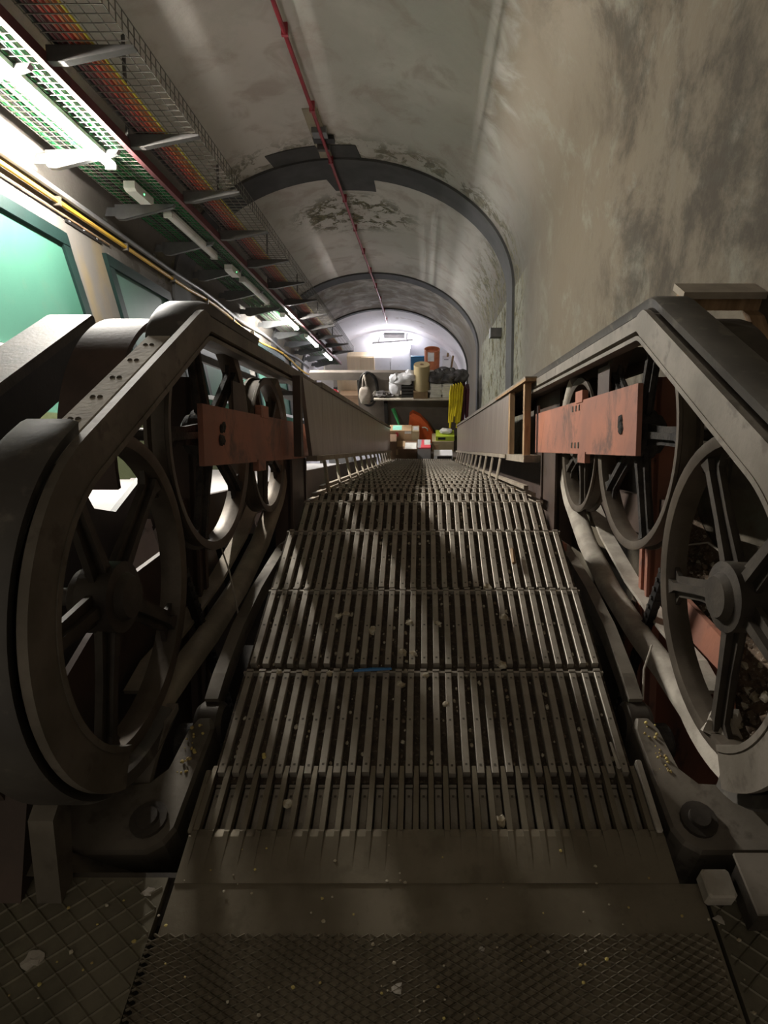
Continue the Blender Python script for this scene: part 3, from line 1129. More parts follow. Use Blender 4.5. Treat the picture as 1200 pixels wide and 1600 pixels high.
MB().prism([(1.1, .30), (1.5, .40), (1.62, .36), (1.62, .28), (1.1, .12)], -1.40, -1.24).build('lower_deck', M['castiron'], d)
# deck and rail against the right wall
d = thing('cross_plank', 'brown cross plank between the right handrail and the wall', 'plank', W(1.1, 2.3, .9))
MB().box(.945, 1.249, 2.25, 2.36, .975, 1.0).build('board', M['woodgrey'], d)
MB().box(.955, 1.249, 2.275, 2.34, .925, .975).build('batten', M['wood'], d)
MB().prism([(1.55, .62), (1.62, .66), (2.29, .925), (2.22, .925)], 1.19, 1.245).build('brace', M['wood'], d)
# ------------------------------------------------------------------ castings in the pit at the foot of the newels
def casting(sg, label):
    r = thing('bracket_casting', label, 'casting', W(sg * .82, .9, -.25))
    m = MB()
    pts = [(.68, .84), (.70, .80), (.74, .775), (.98, .775), (1.02, .80), (1.02, .93), (.98, .96), (.80, .97), (.755, 1.02), (.735, 1.16), (.715, 1.20), (.68, 1.20), (.665, 1.16), (.675, .95)]
    k = len(pts)
    vs = [(sg * x, y, -.24) for x, y in pts] + [(sg * x, y, -.045) for x, y in pts]
    cx = sum(p[0] for p in pts) / k
    cy = sum(p[1] for p in pts) / k
    vs += [(sg * (x + (.70 if y > 1 else .85 - x if False else x) * 0 + (cx - x) * .06), y + (.9 - y) * .05, -.03) for x, y in pts]
    fs = [tuple(range(k - 1, -1, -1)), tuple(range(2 * k, 3 * k))]
    for a in (0, k):
        fs += [(a + i, a + (i + 1) % k, a + k + (i + 1) % k, a + k + i) for i in range(k)]
    m.add(vs, fs)
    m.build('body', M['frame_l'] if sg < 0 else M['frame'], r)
    MB().lathe([(-.032, .001), (-.032, .05), (-.018, .05), (-.018, .03), (-.005, .028), (-.005, .001)], 16, 'z', (sg * .76, .86, 0)).build('bolt_boss', M['castiron'], r)
    MB().lathe([(-.045, .001), (-.045, .055), (-.03, .068), (.03, .068), (.045, .055), (.045, .001)], 20, 'x', (sg * .70, 1.22, -.10)).build('roller', M['castiron'], r)
    MB().lathe([(-.03, .001), (-.03, .05), (-.02, .06), (.02, .06), (.03, .05), (.03, .001)], 20, 'x', (sg * .77, 1.16, -.12)).build('roller', M['grease'], r)
    g = MB()
    for k in range(26):
        g.hull_blob((sg * random.uniform(.69, .735), random.uniform(1.0, 1.17), -.028 + random.uniform(-.006, .006)), random.uniform(.002, .006), k, 1)
    g.build('grit', M['gold'], r, kind='stuff')
    return r


casting(-1, 'cast iron bracket arm with rollers in the pit below left newel')
casting(1, 'cast iron bracket arm with rollers in the pit below right newel')

# left: curved cover, strap and brown base panel at the newel foot
m = MB()
m.sweep([(.84, -.13), (.93, -.07), (1.05, -.03), (1.16, -.02), (1.24, -.04)], [(-.055, -.012), (-.055, .012), (.055, .012), (.055, -.012)], -.86)
m.build('curved_cover', M['frame'], BAL[-1])
m = MB()
m.tube([W(-1.0, .72, .04), W(-.93, .74, -.02), W(-.86, .74, -.09), W(-.78, .74, -.15)], .035, 4, flat=.25)
m.build('strap', M['frame_l'], BAL[-1])
m = MB()
m.prism([(.64, .002), (.70, .002), (.80, .16), (.80, .22), (.74, .20)], -.945, -.885)
m.build('newel_foot', M['frame_l'], BAL[-1])
m = MB()
m.prism([(.64, .002), (.70, .002), (.98, .30), (.93, .33)], -1.28, -.985)
m.build('base_panel', M['brownsteel'], BAL[-1])
# right: blocks on the floor by the pit corner
r = thing('metal_box', 'dusty grey metal box with tilted lid on the right floor', 'box', W(1.0, .66, 0))
m = MB()
m.prism([(.58, .006), (.69, .006), (.70, .10), (.58, .105)], .765, 1.0)
m.build('body', M['castiron'], r)
m = MB()
m.prism([(.575, .104), (.71, .098), (.71, .108), (.575, .114)], .755, 1.01)
m.build('lid', M['frame'], r)
tag(MB().cbox(.685, .755, .635, .70, .005, .05, c=.006).build('wood_block', M['dust']), 'small pale block beside the metal box at pit corner', 'block')
tag(MB().box(.70, 1.24, .68, .695, -.3, -.001).build('pit_edge', M['castiron']), 'steel edge angle of the pit on the right', 'edge')
tag(MB().box(-1.3, -.62, .70, .712, -.3, -.001).build('pit_edge', M['castiron']), 'steel edge angle of the pit on the left', 'edge')
# stone lump between spokes of the near right wheel
g = MB()
g.hull_blob((.90, 1.10, .062), .05, 4, 2, sq=(1.1, 1, .8), amp=.7)
tag(g.build('stone_lump', M['dust']), 'pale stone lump resting low inside the right newel wheel', 'stone')

# rubble heap behind the right newel wheel
m = MB()
kx, ky = 10, 26
vs = []
for j in range(ky + 1):
    for i in range(kx + 1):
        x = 1.062 + (XR - .005 - 1.062) * i / kx
        y = .75 + 1.5 * j / ky
        z = -.16 + .26 * i / kx + .05 * noise.noise(Vector((x * 6, y * 6, 0))) - .10 * (j / ky)
        vs.append((x, y, z))
nb = len(vs)
vs += [(v[0], v[1], -1.04) for v in vs]
fs = []
for j in range(ky):
    for i in range(kx):
        a = j * (kx + 1) + i
        fs.append((a, a + 1, a + kx + 2, a + kx + 1))
rim_ = [i for i in range(kx + 1)] + [j * (kx + 1) + kx for j in range(1, ky + 1)] + [ky * (kx + 1) + i for i in range(kx - 1, -1, -1)] + [j * (kx + 1) for j in range(ky - 1, 0, -1)]
for a, b in zip(rim_, rim_[1:] + rim_[:1]):
    fs.append((a, b, nb + b, nb + a))
m.add(vs, fs, 0, True)
for k in range(420):
    i = random.random()
    x = 1.065 + .17 * i
    y = random.uniform(.8, 2.1)
    z = -.16 + .26 * (x - 1.062) / .183 - .10 * (y - .75) / 1.5 + .012
    m.hull_blob((x, y, z), random.uniform(.006, .02), k, 1, m=1 if random.random() < .25 else 0, sq=(1, 1, .7), amp=.6)
o = m.build('rubble_heap', [M['rubble'], M['crumb']])
o['kind'] = 'stuff'
tag(o, 'heap of brown rubble and grit behind the right newel wheel', 'rubble')

# ------------------------------------------------------------------ litter
m = MB()
for k in range(520):
    u = random.random()
    y = .98 + 2.0 * u ** 1.1
    x = (random.randint(0, NCL - 2) - 13.5) * PITCHX + random.uniform(-.006, .006)
    i = max(0, int((y - Y0) / .4))
    z = gz(Y0 + .4 * i + .4) - CH + .004
    rr = random.uniform(.0025, .0075)
    m.hull_blob((x, y, z), rr, k, 1, m=0 if random.random() < .6 else 1, sq=(1, 1.3, .8), amp=.5)
for k in range(150):
    x, y = random.uniform(-.95, 1.0), random.uniform(.25, .78)
    if abs(x) > .62 and y > .66:
        continue
    m.hull_blob((x, y, .006), random.uniform(.0015, .0045), k, 1, m=2 if random.random() < .4 else 0, sq=(1.2, 1, .5), amp=.5)
o = m.build('floor_grit', [M['crumb'], M['rubble'], M['gold']])
o['kind'] = 'stuff'
tag(o, 'fine grit and crumbs strewn over steps and floor plates', 'grit')
for k, (px, py, rr) in enumerate(((582, 985, .016), (640, 973, .014), (683, 975, .015), (628, 1020, .017), (645, 1022, .014), (787, 965, .017), (762, 918, .018), (665, 1055, .013),
                                  (515, 1052, .012), (785, 1040, .017), (450, 1255, .014), (783, 1282, .016), (527, 963, .014), (541, 960, .015), (697, 1100, .011), (625, 1070, .016), (435, 1050, .012), (478, 1052, .012))):
    d = at(px, py, 1) - CO
    zz = -.006
    p = CO + d * ((zz - CAMZ) / d.z)
    m = MB()
    m.hull_blob(p, rr, k + 40, 2, sq=(1, .9, .7), amp=.6)
    tag(m.build('plaster_chip', M['crumb']), 'small pale plaster chip lying on the escalator steps', 'plaster chip', 'plaster chips on the steps')


def on_tread(px, py, z=.004):
    d = at(px, py, 1) - CO
    return CO + d * ((z - CAMZ) / d.z)


a, b = on_tread(553, 1048, .006), on_tread(612, 1045, .006)
tag(MB().tube([a, (a + b) / 2 + Vector((0, 0, .002)), b], [.005, .0065, .004], 6).build('plastic_stick', M['bluestick']), 'blue plastic strip lying across the steps', 'strip')
a, b = on_tread(800, 858, .004), on_tread(803, 880, .004)
tag(MB().tube([a, b], .009, 4).build('wood_splinter', M['wood']), 'raw wood splinter between bars of the third step', 'splinter')
a, b = on_tread(954, 1160, .01), on_tread(968, 1200, .01)
tag(MB().tube([a, b], [.004, .007], 4).build('wood_splinter', M['dust']), 'pale splinter by the right end of the comb teeth', 'splinter')
a, b = on_tread(412, 1178, .004), on_tread(413, 1184, .004)
tag(MB().tube([a, b], .006, 6).build('cigarette_butt', M['gold']), 'orange cigarette butt in a groove on the left of steps', 'butt')
for k, (px, py, w) in enumerate(((50, 1500, .022), (232, 1393, .013), (620, 1545, .012), (1123, 1437, .012), (753, 1483, .007))):
    p = on_tread(px, py, .003)
    m = MB()
    m.hull_blob(p, w, k + 3, 2, sq=(1, .8, .08), amp=.9)
    tag(m.build('paint_flake', M['dust']), ['largest pale paint flake on the left floor plate', 'pale flake at the pit edge of left floor plate', 'pale flake on the middle floor plate near bottom', 'pale paint flake on the right floor plate', 'tiny yellowish flake on the middle floor plate'][k], 'flake')
# loose wires
for k, (pts, lab) in enumerate((([W(.80, 1.45, .02), W(.75, 1.36, .0), W(.735, 1.28, -.06)], 'short bent wire standing up beside the right pale tube'),
                                ([W(.93, 1.75, .22), W(.96, 1.6, .36), W(1.0, 1.35, .42), W(1.0, 1.2, .42)], 'pale curved wire behind the spokes of right newel wheel'),
                                ([W(-.95, 2.2, -.10), W(-.85, 2.0, -.13), W(-.74, 1.72, -.16)], 'thin wire sticking out below the left middle wheel'))):
    tag(MB().tube(pts, .0035, 6).build('loose_wire', M['dust']), lab, 'wire')

# ------------------------------------------------------------------ cable trays and lamps along the left
TN = 2.60
def basket(name, label, x0, x1, n0, n1, s0, s1, cross, mt, nlong, side_hi=(True, True)):
    r = thing(name, label, 'cable tray', I((x0 + x1) / 2, s0, n0))
    m = MB()
    w = .0028
    s = s0
    while s < s1:
        m.box(x0, x1, s - w, s + w, n0 - w, n0 + w, I)
        for x, hi in ((x0, side_hi[0]), (x1, side_hi[1])):
            if hi:
                m.box(x - w, x + w, s - w, s + w, n0, n1, I)
        s += cross
    for k in range(nlong + 1):
        x = x0 + (x1 - x0) * k / nlong
        m.box(x - w, x + w, s0, s1, n0 + w, n0 + 3 * w, I)
    for k in range(1, 3):
        n = n0 + (n1 - n0) * k / 2
        for x, hi in ((x0, side_hi[0]), (x1, side_hi[1])):
            if hi:
                m.box(x - w, x + w, s0, s1, n - w, n + w, I)
    o = m.build('wire_mesh', mt, r)
    o['kind'] = 'stuff'
    return r


basket('cable_tray', 'lower wire basket tray full of green cables above the lamps', -3.22, -2.60, TN, TN + .06, 1.5, 19.4, .075, M['wire'], 10)
basket('cable_tray', 'upper dull wire basket tray with tall side beside green tray', -2.52, -1.98, TN + .12, TN + .26, 1.5, 17.6, .085, M['wire_dark'], 7, (False, True))
# steel channel edge between the trays
tc = thing('tray_channel', 'reddish steel channel between the two cable trays', 'channel', I(-2.58, 1.5, TN))
MB().box(-2.60, -2.555, 1.5, 19.4, TN - .01, TN + .07, I).build('channel_section', M['cable_maroon'], tc)
for k in range(15):
    x = -3.19 + .038 * k + random.uniform(-.008, .008)
    m = MB()
    m.tube([I(x + .008 * math.sin(j * 1.3 + k), 1.5 + 1.5 * j, TN + .022 + (.012 if k % 2 else 0)) for j in range(13)], .0155, 6)
    tag(m.build('power_cable', M['cable_green'] if k not in (2, 6, 11) else M['cable_black']), ('green' if k not in (2, 6, 11) else 'black') + ' cable in the lower wire tray, %s from the wall' % ORD[k], 'cable', 'cables in the lower tray')
for k, (c, nm) in enumerate((('cable_black', 'black'), ('cable_maroon', 'maroon'), ('cable_maroon', 'maroon'), ('cable_red', 'red'), ('cable_red', 'red'), ('cable_orange', 'orange'), ('cable_orange', 'orange'), ('cable_yellow', 'yellow'))):
    x = -2.50 + .036 * k
    m = MB()
    m.tube([I(x + .008 * math.sin(j * 1.7 + k), 1.5 + 1.6 * j, TN + .14) for j in range(11)], .015 if nm != 'yellow' else .009, 6)
    tag(m.build('power_cable', M[c]), '%s cable in the upper wire tray, %s from the steel channel' % (nm, ORD[k]), 'cable', 'cables in the upper tray')
# wall brackets under the green tray
me_arm = None
for k in range(14):
    s = 5.62 + 1.2 * (k - 2)
    if me_arm is None:
        m = MB()
        pl_ = [(0, -.13), (.02, -.15), (.09, -.155), (.62, -.03), (.64, 0), (0, 0)]
        for xo_, off in ((0, 0),):
            vs = [(x, -.004, n) for x, n in pl_] + [(x, .004, n) for x, n in pl_]
            q = len(pl_)
            m.add(vs, [tuple(range(q)), tuple(range(2 * q - 1, q - 1, -1))] + [(i, q + i, q + (i + 1) % q, (i + 1) % q) for i in range(q)])
        # folded lower flange
        for (xa, na), (xb, nb_) in zip(pl_[1:4], pl_[2:5]):
            m.add([(xa, -.004, na), (xb, -.004, nb_), (xb, .045, nb_), (xa, .045, na), (xa, -.004, na + .006), (xb, -.004, nb_ + .006), (xb, .045, nb_ + .006), (xa, .045, na + .006)],
                  [(0, 1, 2, 3), (4, 7, 6, 5), (0, 4, 5, 1), (1, 5, 6, 2), (2, 6, 7, 3), (3, 7, 4, 0)])
        me_arm = m.mesh('arm', M['galv'])
        m = MB()
        m.box(0, .008, -.03, .05, -.16, .05)
        me_wp = m.mesh('wall_plate', M['galv'])
        m = MB()
        for n_ in (-.11, -.02):
            m.lathe([(.008, .001), (.016, .012), (.008, .014)], 8, 'x', (0, .01, n_))
        me_bt = m.mesh('bolts', M['bolt'])
    r = thing('cable_bracket', 'grey cantilever bracket holding the green tray, %s one from the top' % ORD[k], 'bracket', I(XL, s, TN - .005), 'brackets under the lower tray')
    r.rotation_euler = (-A30, 0, 0)
    inst(me_arm, 'arm', r, (.14, 0, 0))
    inst(me_wp, 'wall_plate', r, (.02, 0, 0))
    a = inst(MB().box(.02, .15, -.004, .004, -.12, -.03).mesh('root_plate', M['galv']), 'root_plate', r)
    inst(me_bt, 'bolts', r, (.02, 0, 0))
# dark arms carrying the upper tray
me_up = None
for k in range(13):
    s = 4.45 + 1.18 * (k - 1)
    if me_up is None:
        m = MB()
        pl_ = [(0, -.02), (0, .085), (.60, .085), (.60, .07), (.12, -.02)]
        q = len(pl_)
        vs = [(x, -.03, n) for x, n in pl_] + [(x, .03, n) for x, n in pl_]
        m.add(vs, [tuple(range(q)), tuple(range(2 * q - 1, q - 1, -1))] + [(i, q + i, q + (i + 1) % q, (i + 1) % q) for i in range(q)])
        me_up = m.mesh('tray_arm', M['dark_arm'])
    inst(me_up, 'support_arm', tc, I(-2.56, s, TN + .03) - tc.location, (-A30, 0, 0))
# hanging rods from the vault to the channel carry both trays
for k in range(7):
    s = 3.2 + 2.4 * k
    x = -2.575
    n = NS + NB * math.sqrt(1 - ((x - XC) / XA) ** 2)
    MB().box(x - .012, x + .012, s - .012, s + .012, TN + .06, n + .02, I).build('hanger_rod', M['dark_arm'], tc)


def lamp(s, length, x, mt, label, body='plastic'):
    r = thing('batten_lamp', label, 'lamp', I(x, s, TN - .10), 'batten lamps along the tray')
    MB().box(x - .046, x + .046, s, s + length, TN - .044, TN - .008, I, ch=0).build('housing', M[body], r)
    m = MB()
    k = 10
    prof = [(math.cos(math.radians(176 + 188 * i / k)) * .042, math.sin(math.radians(176 + 188 * i / k)) * .042) for i in range(k + 1)]
    vs = []
    for ss in (s + .03, s + length - .03):
        vs += [I(x + a, ss, TN - .045 + b) for a, b in prof]
    q = k + 1
    m.add(vs, [(i, i + 1, q + i + 1, q + i) for i in range(k)] + [tuple(range(q)), tuple(range(2 * q - 1, q - 1, -1))], 0, True)
    m.build('diffuser', mt, r)
    for ss in (s, s + length - .03):
        MB().box(x - .046, x + .046, ss, ss + .03, TN - .09, TN - .008, I).build('end_cap', M['plastic'], r)
    return r


lamp(3.95, 1.87, -2.83, M['tube_near'], 'brightly lit tube lamp at the upper left, nearest of all')
lamp(6.95, 1.5, -2.80, M['diffuser'], 'unlit grey tube lamp, next one down from brightest near lamp')
lamp(9.55, 1.5, -2.76, M['diffuser'], 'third tube lamp down the tray, unlit beside a small emergency unit')
lamp(12.05, 1.3, -2.72, M['tube_mid'], 'short looking lit tube lamp halfway down the green tray')
lamp(14.2, 1.4, -2.68, M['tube_dim'], 'faintly lit tube lamp near the low end of the tray')
lamp(16.6, 1.3, -2.68, M['tube_dim'], 'last faint tube lamp at the bottom end of the tray')
for s, x, lab in ((6.20, -2.86, 'white emergency lamp box with green light under near tray'), (8.90, -2.76, 'small emergency lamp box between second and third tube lamps')):
    r = thing('emergency_lamp', lab, 'lamp', I(x, s, TN - .12))
    m = MB()
    m.prism([(s, TN - .02), (s + .42, TN - .02), (s + .42, TN - .075), (s + .36, TN - .105), (s + .04, TN - .105), (s, TN - .085)], x - .055, x + .055, I)
    m.build('housing', M['plastic'], r)
    m = MB()
    m.lathe([(0, .001), (0, .009), (.006, .006), (.006, .001)], 8, 'x', (0, 0, 0))
    o = inst(m.mesh('indicator', M['led']), 'indicator', r, I(x + .055, s + .2, TN - .07) - r.location)
# pipes on the left wall
m = MB()
pp = []
for j in range(30):
    s = 1.5 + .58 * j
    wob = .0 if s < 9 else .05 * math.sin((s - 9) * 1.3) - .01 * (s - 9)
    pp.append(I(XL + .05, s, 2.28 + wob))
m.tube(pp, .022, 8)
yp = tag(m.build('yellow_pipe', M['yellow_pipe']), 'yellow conduit along the left wall above the windows', 'pipe')
m = MB()
m.tube([I(XL + .045, 1.5 + .58 * j, 2.375 + (0 if j < 13 else .03 * math.sin(j))) for j in range(30)], .03, 8)
tag(m.build('grey_conduit', M['grey_pipe']), 'thick grey conduit just above the yellow pipe', 'pipe')
m = MB()
m.tube([I(XL + .02, 1.5 + .6 * j, 2.205) for j in range(10)], .009, 6)
tag(m.build('thin_conduit', M['wood']), 'thin brown conduit just under the yellow pipe', 'pipe')
for k in range(12):
    MB().box(XL, XL + .08, 2.0 + 1.3 * k, 2.03 + 1.3 * k, 2.24, 2.32, I).build('pipe_clip', M['bolt'], yp)
ms = thing('metal_strip', 'dark perforated steel strip fixed above gap between near windows', 'strip', I(XL, 6.1, 2.19))
MB().box(XL - .005, XL + .015, 6.10, 6.76, 2.165, 2.215, I).build('bar', M['black'], ms)
for k in range(3):
    MB().lathe([(.012, .001), (.02, .01), (.012, .014)], 8, 'x', tuple(I(XL, 6.16 + .25 * k, 2.19))).build('screw', M['galv'], ms)

# ------------------------------------------------------------------ crown of the vault
rp = thing('red_pipe', 'long red pipe running down the crown of the vault', 'pipe', I(-1.28, 1.0, 3.84))
m = MB()
rpts = [I(-1.36 + .24 * min(1, max(0, (s - 1) / 15)), s, 3.80) for s in [1.0 + .6 * j for j in range(31)]]
m.tube(rpts, .022, 8)
m.build('tube', M['red_pipe'], rp)
for k in range(14):
    s = 2.2 + 1.27 * k
    x = -1.36 + .24 * min(1, max(0, (s - 1) / 15))
    MB().box(x - .03, x + .03, s, s + .035, 3.775, 3.895, I).build('clip', M['red_pipe'], rp)
ff = thing('old_lamp_board', 'beige board with the remains of a lamp fitting on the crown', 'board', I(-1.3, 7.4, 3.86))
MB().box(-1.40, -1.22, 7.42, 8.60, 3.865, 3.895, I).build('board', M['board'], ff)
MB().box(-1.36, -1.18, 7.80, 7.95, 3.80, 3.87, I).build('socket', M['galv'], ff)
MB().box(-1.38, -1.12, 8.0, 8.12, 3.82, 3.87, I).build('clamp', M['black'], ff)
MB().box(-1.36, -1.20, 8.2, 8.26, 3.79, 3.87, I).build('socket', M['dark_arm'], ff)
bx = thing('wall_box', 'small grey metal box on right wall beside the first ring', 'box', I(1.22, 10.4, 1.8))
MB().box(1.08, XR + .01, 10.0, 10.18, 1.78, 1.92, I).build('body', M['dark_arm'], bx)
MB().box(1.07, 1.085, 9.995, 10.185, 1.775, 1.925, I).build('cover', M['galv'], bx)

# ------------------------------------------------------------------ lower landing: boxes and stored things
def bx_at(name, label, cat, l, t, r, b, y, dep, mt, top=None, floor=True, group=None, extra=None, base=None):
    """box whose front face at depth y covers the given outline; base given = stands on that height"""
    p0, p1 = at(l, b, y), at(r, t, y)
    zb = base if base is not None else p0.z
    root = thing(name, label, cat, W((p0.x + p1.x) / 2, y + dep / 2, zb))
    MB().box(p0.x, p1.x, y, y + dep, zb, p1.z).build('body', mt, root)
    if extra:
        for (nm, u0, u1, v0, v1, face, em) in extra:
            m = MB()
            w_, h_ = p1.x - p0.x, p1.z - zb
            if face == 'front':
                m.box(p0.x + w_ * u0, p0.x + w_ * u1, y - .004, y + .002, zb + h_ * v0, zb + h_ * v1)
            else:
                m.box(p0.x + w_ * u0, p0.x + w_ * u1, y + dep * v0, y + dep * v1, p1.z - .002, p1.z + .004)
            m.build(nm, em, root)
    return root, p1.z


bx_at('cardboard_box', 'low open brown box at the front with white torn label', 'box', 620, 702, 651.5, 720, 11.5, .38, M['card_dark'], base=Z_LOW,
      extra=[('label', .40, .97, .04, .75, 'top', M['paper']), ('flap', .0, .42, .3, .98, 'top', M['card']), ('flap', -.03, .08, .5, .98, 'front', M['card'])])
bx_at('cardboard_box', 'dark cardboard box half hidden behind end of left balustrade', 'box', 605, 690, 619, 720, 11.55, .33, M['card_dark'], base=Z_LOW)
bx_at('carton', 'grey carton with red and white top beside the brown boxes', 'box', 652.5, 699.5, 673, 720, 11.45, .36, M['greycarton'], base=Z_LOW,
      extra=[('print', .25, 1.0, .0, .35, 'top', M['redprint']), ('print', .3, .5, .35, .95, 'top', M['redprint']), ('print', .52, .97, .35, .95, 'top', M['paper']), ('print', .1, .97, .93, 1.0, 'front', M['redprint'])])
bx_at('cardboard_box', 'tall cardboard box with mint green label on its top', 'box', 609, 673, 631, 689, 11.9, .27, M['card'], base=Z_LOW,
      extra=[('label', .22, .85, .1, .9, 'top', M['mint']), ('print', .42, .62, .72, .92, 'front', M['redprint'])])
bx_at('cardboard_box', 'narrow cardboard box with white strip between two others', 'box', 631.5, 673, 643, 689, 11.9, .27, M['card'], base=Z_LOW,
      extra=[('label', .1, .95, .86, .97, 'front', M['paper'])])
bx_at('cardboard_box', 'cardboard box with clear taped top beside orange sheet', 'box', 643.5, 674, 655, 689, 11.9, .27, M['card_pale'], base=Z_LOW,
      extra=[('tape', .2, .9, .2, .8, 'top', M['bagwhite'])])
_, zf = bx_at('cardboard_box', 'pale wide cardboard box under the lime carton', 'box', 675, 690, 709, 706, 11.87, .38, M['card_pale'], base=Z_LOW,
              extra=[('label', .08, .3, .1, .7, 'front', M['card'])])
r_, zl = bx_at('carton', 'lime green carton with black printing against the right balustrade', 'box', 681, 682, 710, 688.5, 11.9, .30, M['limebox'], base=zf + .002,
               extra=[('print', .12, .52, .25, .8, 'front', M['black'])])
m = MB()
c = at(697, 676, 12.0)
m.hull_blob((c.x, 12.05, zl + .055), .15, 5, 2, sq=(1, .6, .42), amp=.5)
tag(m.build('paper_pile', M['paper']), 'crumpled white papers lying on the lime carton', 'papers')
# white portable device
p0, p1 = at(678, 721, 11.42), at(707, 711.5, 11.42)
r = thing('white_device', 'white boxy device with black front at foot of the steps', 'device', W((p0.x + p1.x) / 2, 11.5, Z_LOW))
MB().box(p0.x, p1.x, 11.42, 11.66, Z_LOW + .002, p1.z).build('case', M['white'], r)
MB().box(p0.x + .07, p1.x - .015, 11.413, 11.422, Z_LOW + .03, p1.z - .02).build('front', M['black'], r)
# orange folded sheet stood up like a sail
m = MB()
oy = 12.25
ptsO = [at(636, 690, oy), at(640, 650, oy), at(645, 645, oy), at(656, 650, oy), at(668, 663, oy), at(676, 676, oy), at(681, 688, oy), at(681, 694, oy)]
ptsO = [(p.x, p.z) for p in ptsO]
ptsO = [(ptsO[0][0], Z_LOW)] + ptsO[1:-1] + [(ptsO[-1][0], Z_LOW)]
k = len(ptsO)
vs = [(x, oy + .00 + .02 * math.sin(i * 2), z) for i, (x, z) in enumerate(ptsO)] + [(x, oy + .16 + .03 * math.cos(i), z) for i, (x, z) in enumerate(ptsO)]
m.add(vs, [tuple(range(k)), tuple(range(2 * k - 1, k - 1, -1))] + [(i, k + i, k + (i + 1) % k, (i + 1) % k) for i in range(k)])
r = thing('orange_sheet', 'bright orange folded sheet standing behind the box stack', 'sheet', W(ptsO[3][0], oy, Z_LOW))
m.build('fold', M['orangetarp'], r)
q = at(664, 668, oy - .02)
m = MB()
m.tube([q + Vector((-.06, 0, .0)), q + Vector((0, -.03, .02)), q + Vector((.05, -.02, -.02)), q + Vector((.06, 0, -.08))], .015, 6)
m.build('strap', M['paper'], r)
# green tool and dark post left
a, b = at(614, 640, 12.4), at(624, 662, 12.3)
tag(MB().tube([Vector((a.x, 12.45, a.z)), Vector((b.x, 12.25, b.z)), Vector((b.x + .02, 12.2, Z_LOW))], [.05, .03, .05], 6).build('green_tool', M['greenplastic']), 'green plastic tool leaning on the partition under shelf', 'tool')
a = at(604, 640, 12.5)
tag(MB().box(a.x - .05, a.x + .03, 12.42, 12.55, Z_LOW, at(604, 628, 12.5).z).build('partition_post', M['black']), 'dark post under the left end of the shelf', 'post')
# shelf with its load
sh = thing('wall_shelf', 'long pale board shelf fixed to the dark partition', 'shelf', W(0, 12.45, at(650, 622, 12.2).z))
p0, p1 = at(584, 626, 12.15), at(713, 623, 12.15)
ZS = p0.z + .03
MB().box(p0.x, p1.x, 12.15, Y_PART, p0.z, ZS).build('board', M['shelf'], sh)
for px in (596, 668, 706):
    x = at(px, 630, 12.2).x
    MB().prism([(12.25, p0.z), (12.59, p0.z), (12.59, p0.z - .22)], x, x + .03).build('bracket', M['galv'], sh)


def on_shelf(l, r, t, y):
    return at(l, t, y).x, at(r, t, y).x, at((l + r) / 2, t, y).z


x0, x1, zt = on_shelf(646.5, 671.5, 570, 12.32)
r = thing('paper_roll', 'upright roll of brown kraft paper on shelf', 'paper roll', W((x0 + x1) / 2, 12.34, ZS + .16))
zr = ZS + .165
xm, rr = (x0 + x1) / 2, (x1 - x0) / 2
MB().lathe([(zr, .04), (zr, rr), (zt, rr), (zt, .045), (zt - .05, .04)], 28, 'z', (xm, 12.34, 0)).build('paper', M['kraft'], r)
MB().lathe([(zt - .05, .028), (zt + .004, .028), (zt + .004, .045), (zt - .05, .045)], 16, 'z', (xm, 12.34, 0), closed=True).build('core', M['card_dark'], r)
tag(MB().box(x0 - .01, x1 - .04, 12.17, 12.52, ZS + .001, ZS + .16).build('old_carton', M['kraft_dark']), 'battered brown carton under the paper roll', 'carton')
# black crate
x0, x1, zt = on_shelf(627, 645, 598, 12.3)
r = thing('wire_crate', 'black wire crate next to the paper roll', 'crate', W((x0 + x1) / 2, 12.35, ZS + .001))
MB().box(x0, x1, 12.25, 12.5, ZS + .001, zt).build('body', M['black'], r)
for k in range(4):
    MB().box(x0, x1, 12.24, 12.25, ZS + .03 + k * (zt - ZS) / 4.4, ZS + .04 + k * (zt - ZS) / 4.4).build('wire', M['galv'], r)
# white bag draped over
m = MB()
for k, (px, py, rr_, sq) in enumerate(((618, 606, .14, (1, .7, 1.5)), (628, 592, .17, (1.3, .7, .8)), (641, 588, .14, (1.1, .7, .9)), (617, 592, .12, (1, .7, 1)))):
    p = at(px, py, 12.32)
    m.hull_blob(p, rr_, k + 11, 3, sq=sq, amp=.45, smooth=True)
tag(m.build('white_bag', M['bagwhite']), 'crumpled white plastic bag left of the paper roll', 'bag')
# small clutter
for k, (px, w, lab) in enumerate(((589, .10, 'grey scrap metal piece at left end of shelf'), (596, .13, 'flat dark fitting lying on the left of shelf'), (603, .11, 'grey fitting beside the white bag on shelf'), (609, .10, 'small brown part below the white bag'))):
    x = at(px, 615, 12.3).x
    m = MB()
    m.hull_blob((x, 12.3, ZS + w * .42), w, k + 60, 2, sq=(1, .8, .5), amp=.9)
    tag(m.build('metal_part', M['dark_arm' if k % 2 else 'castiron']), lab, 'metal part')
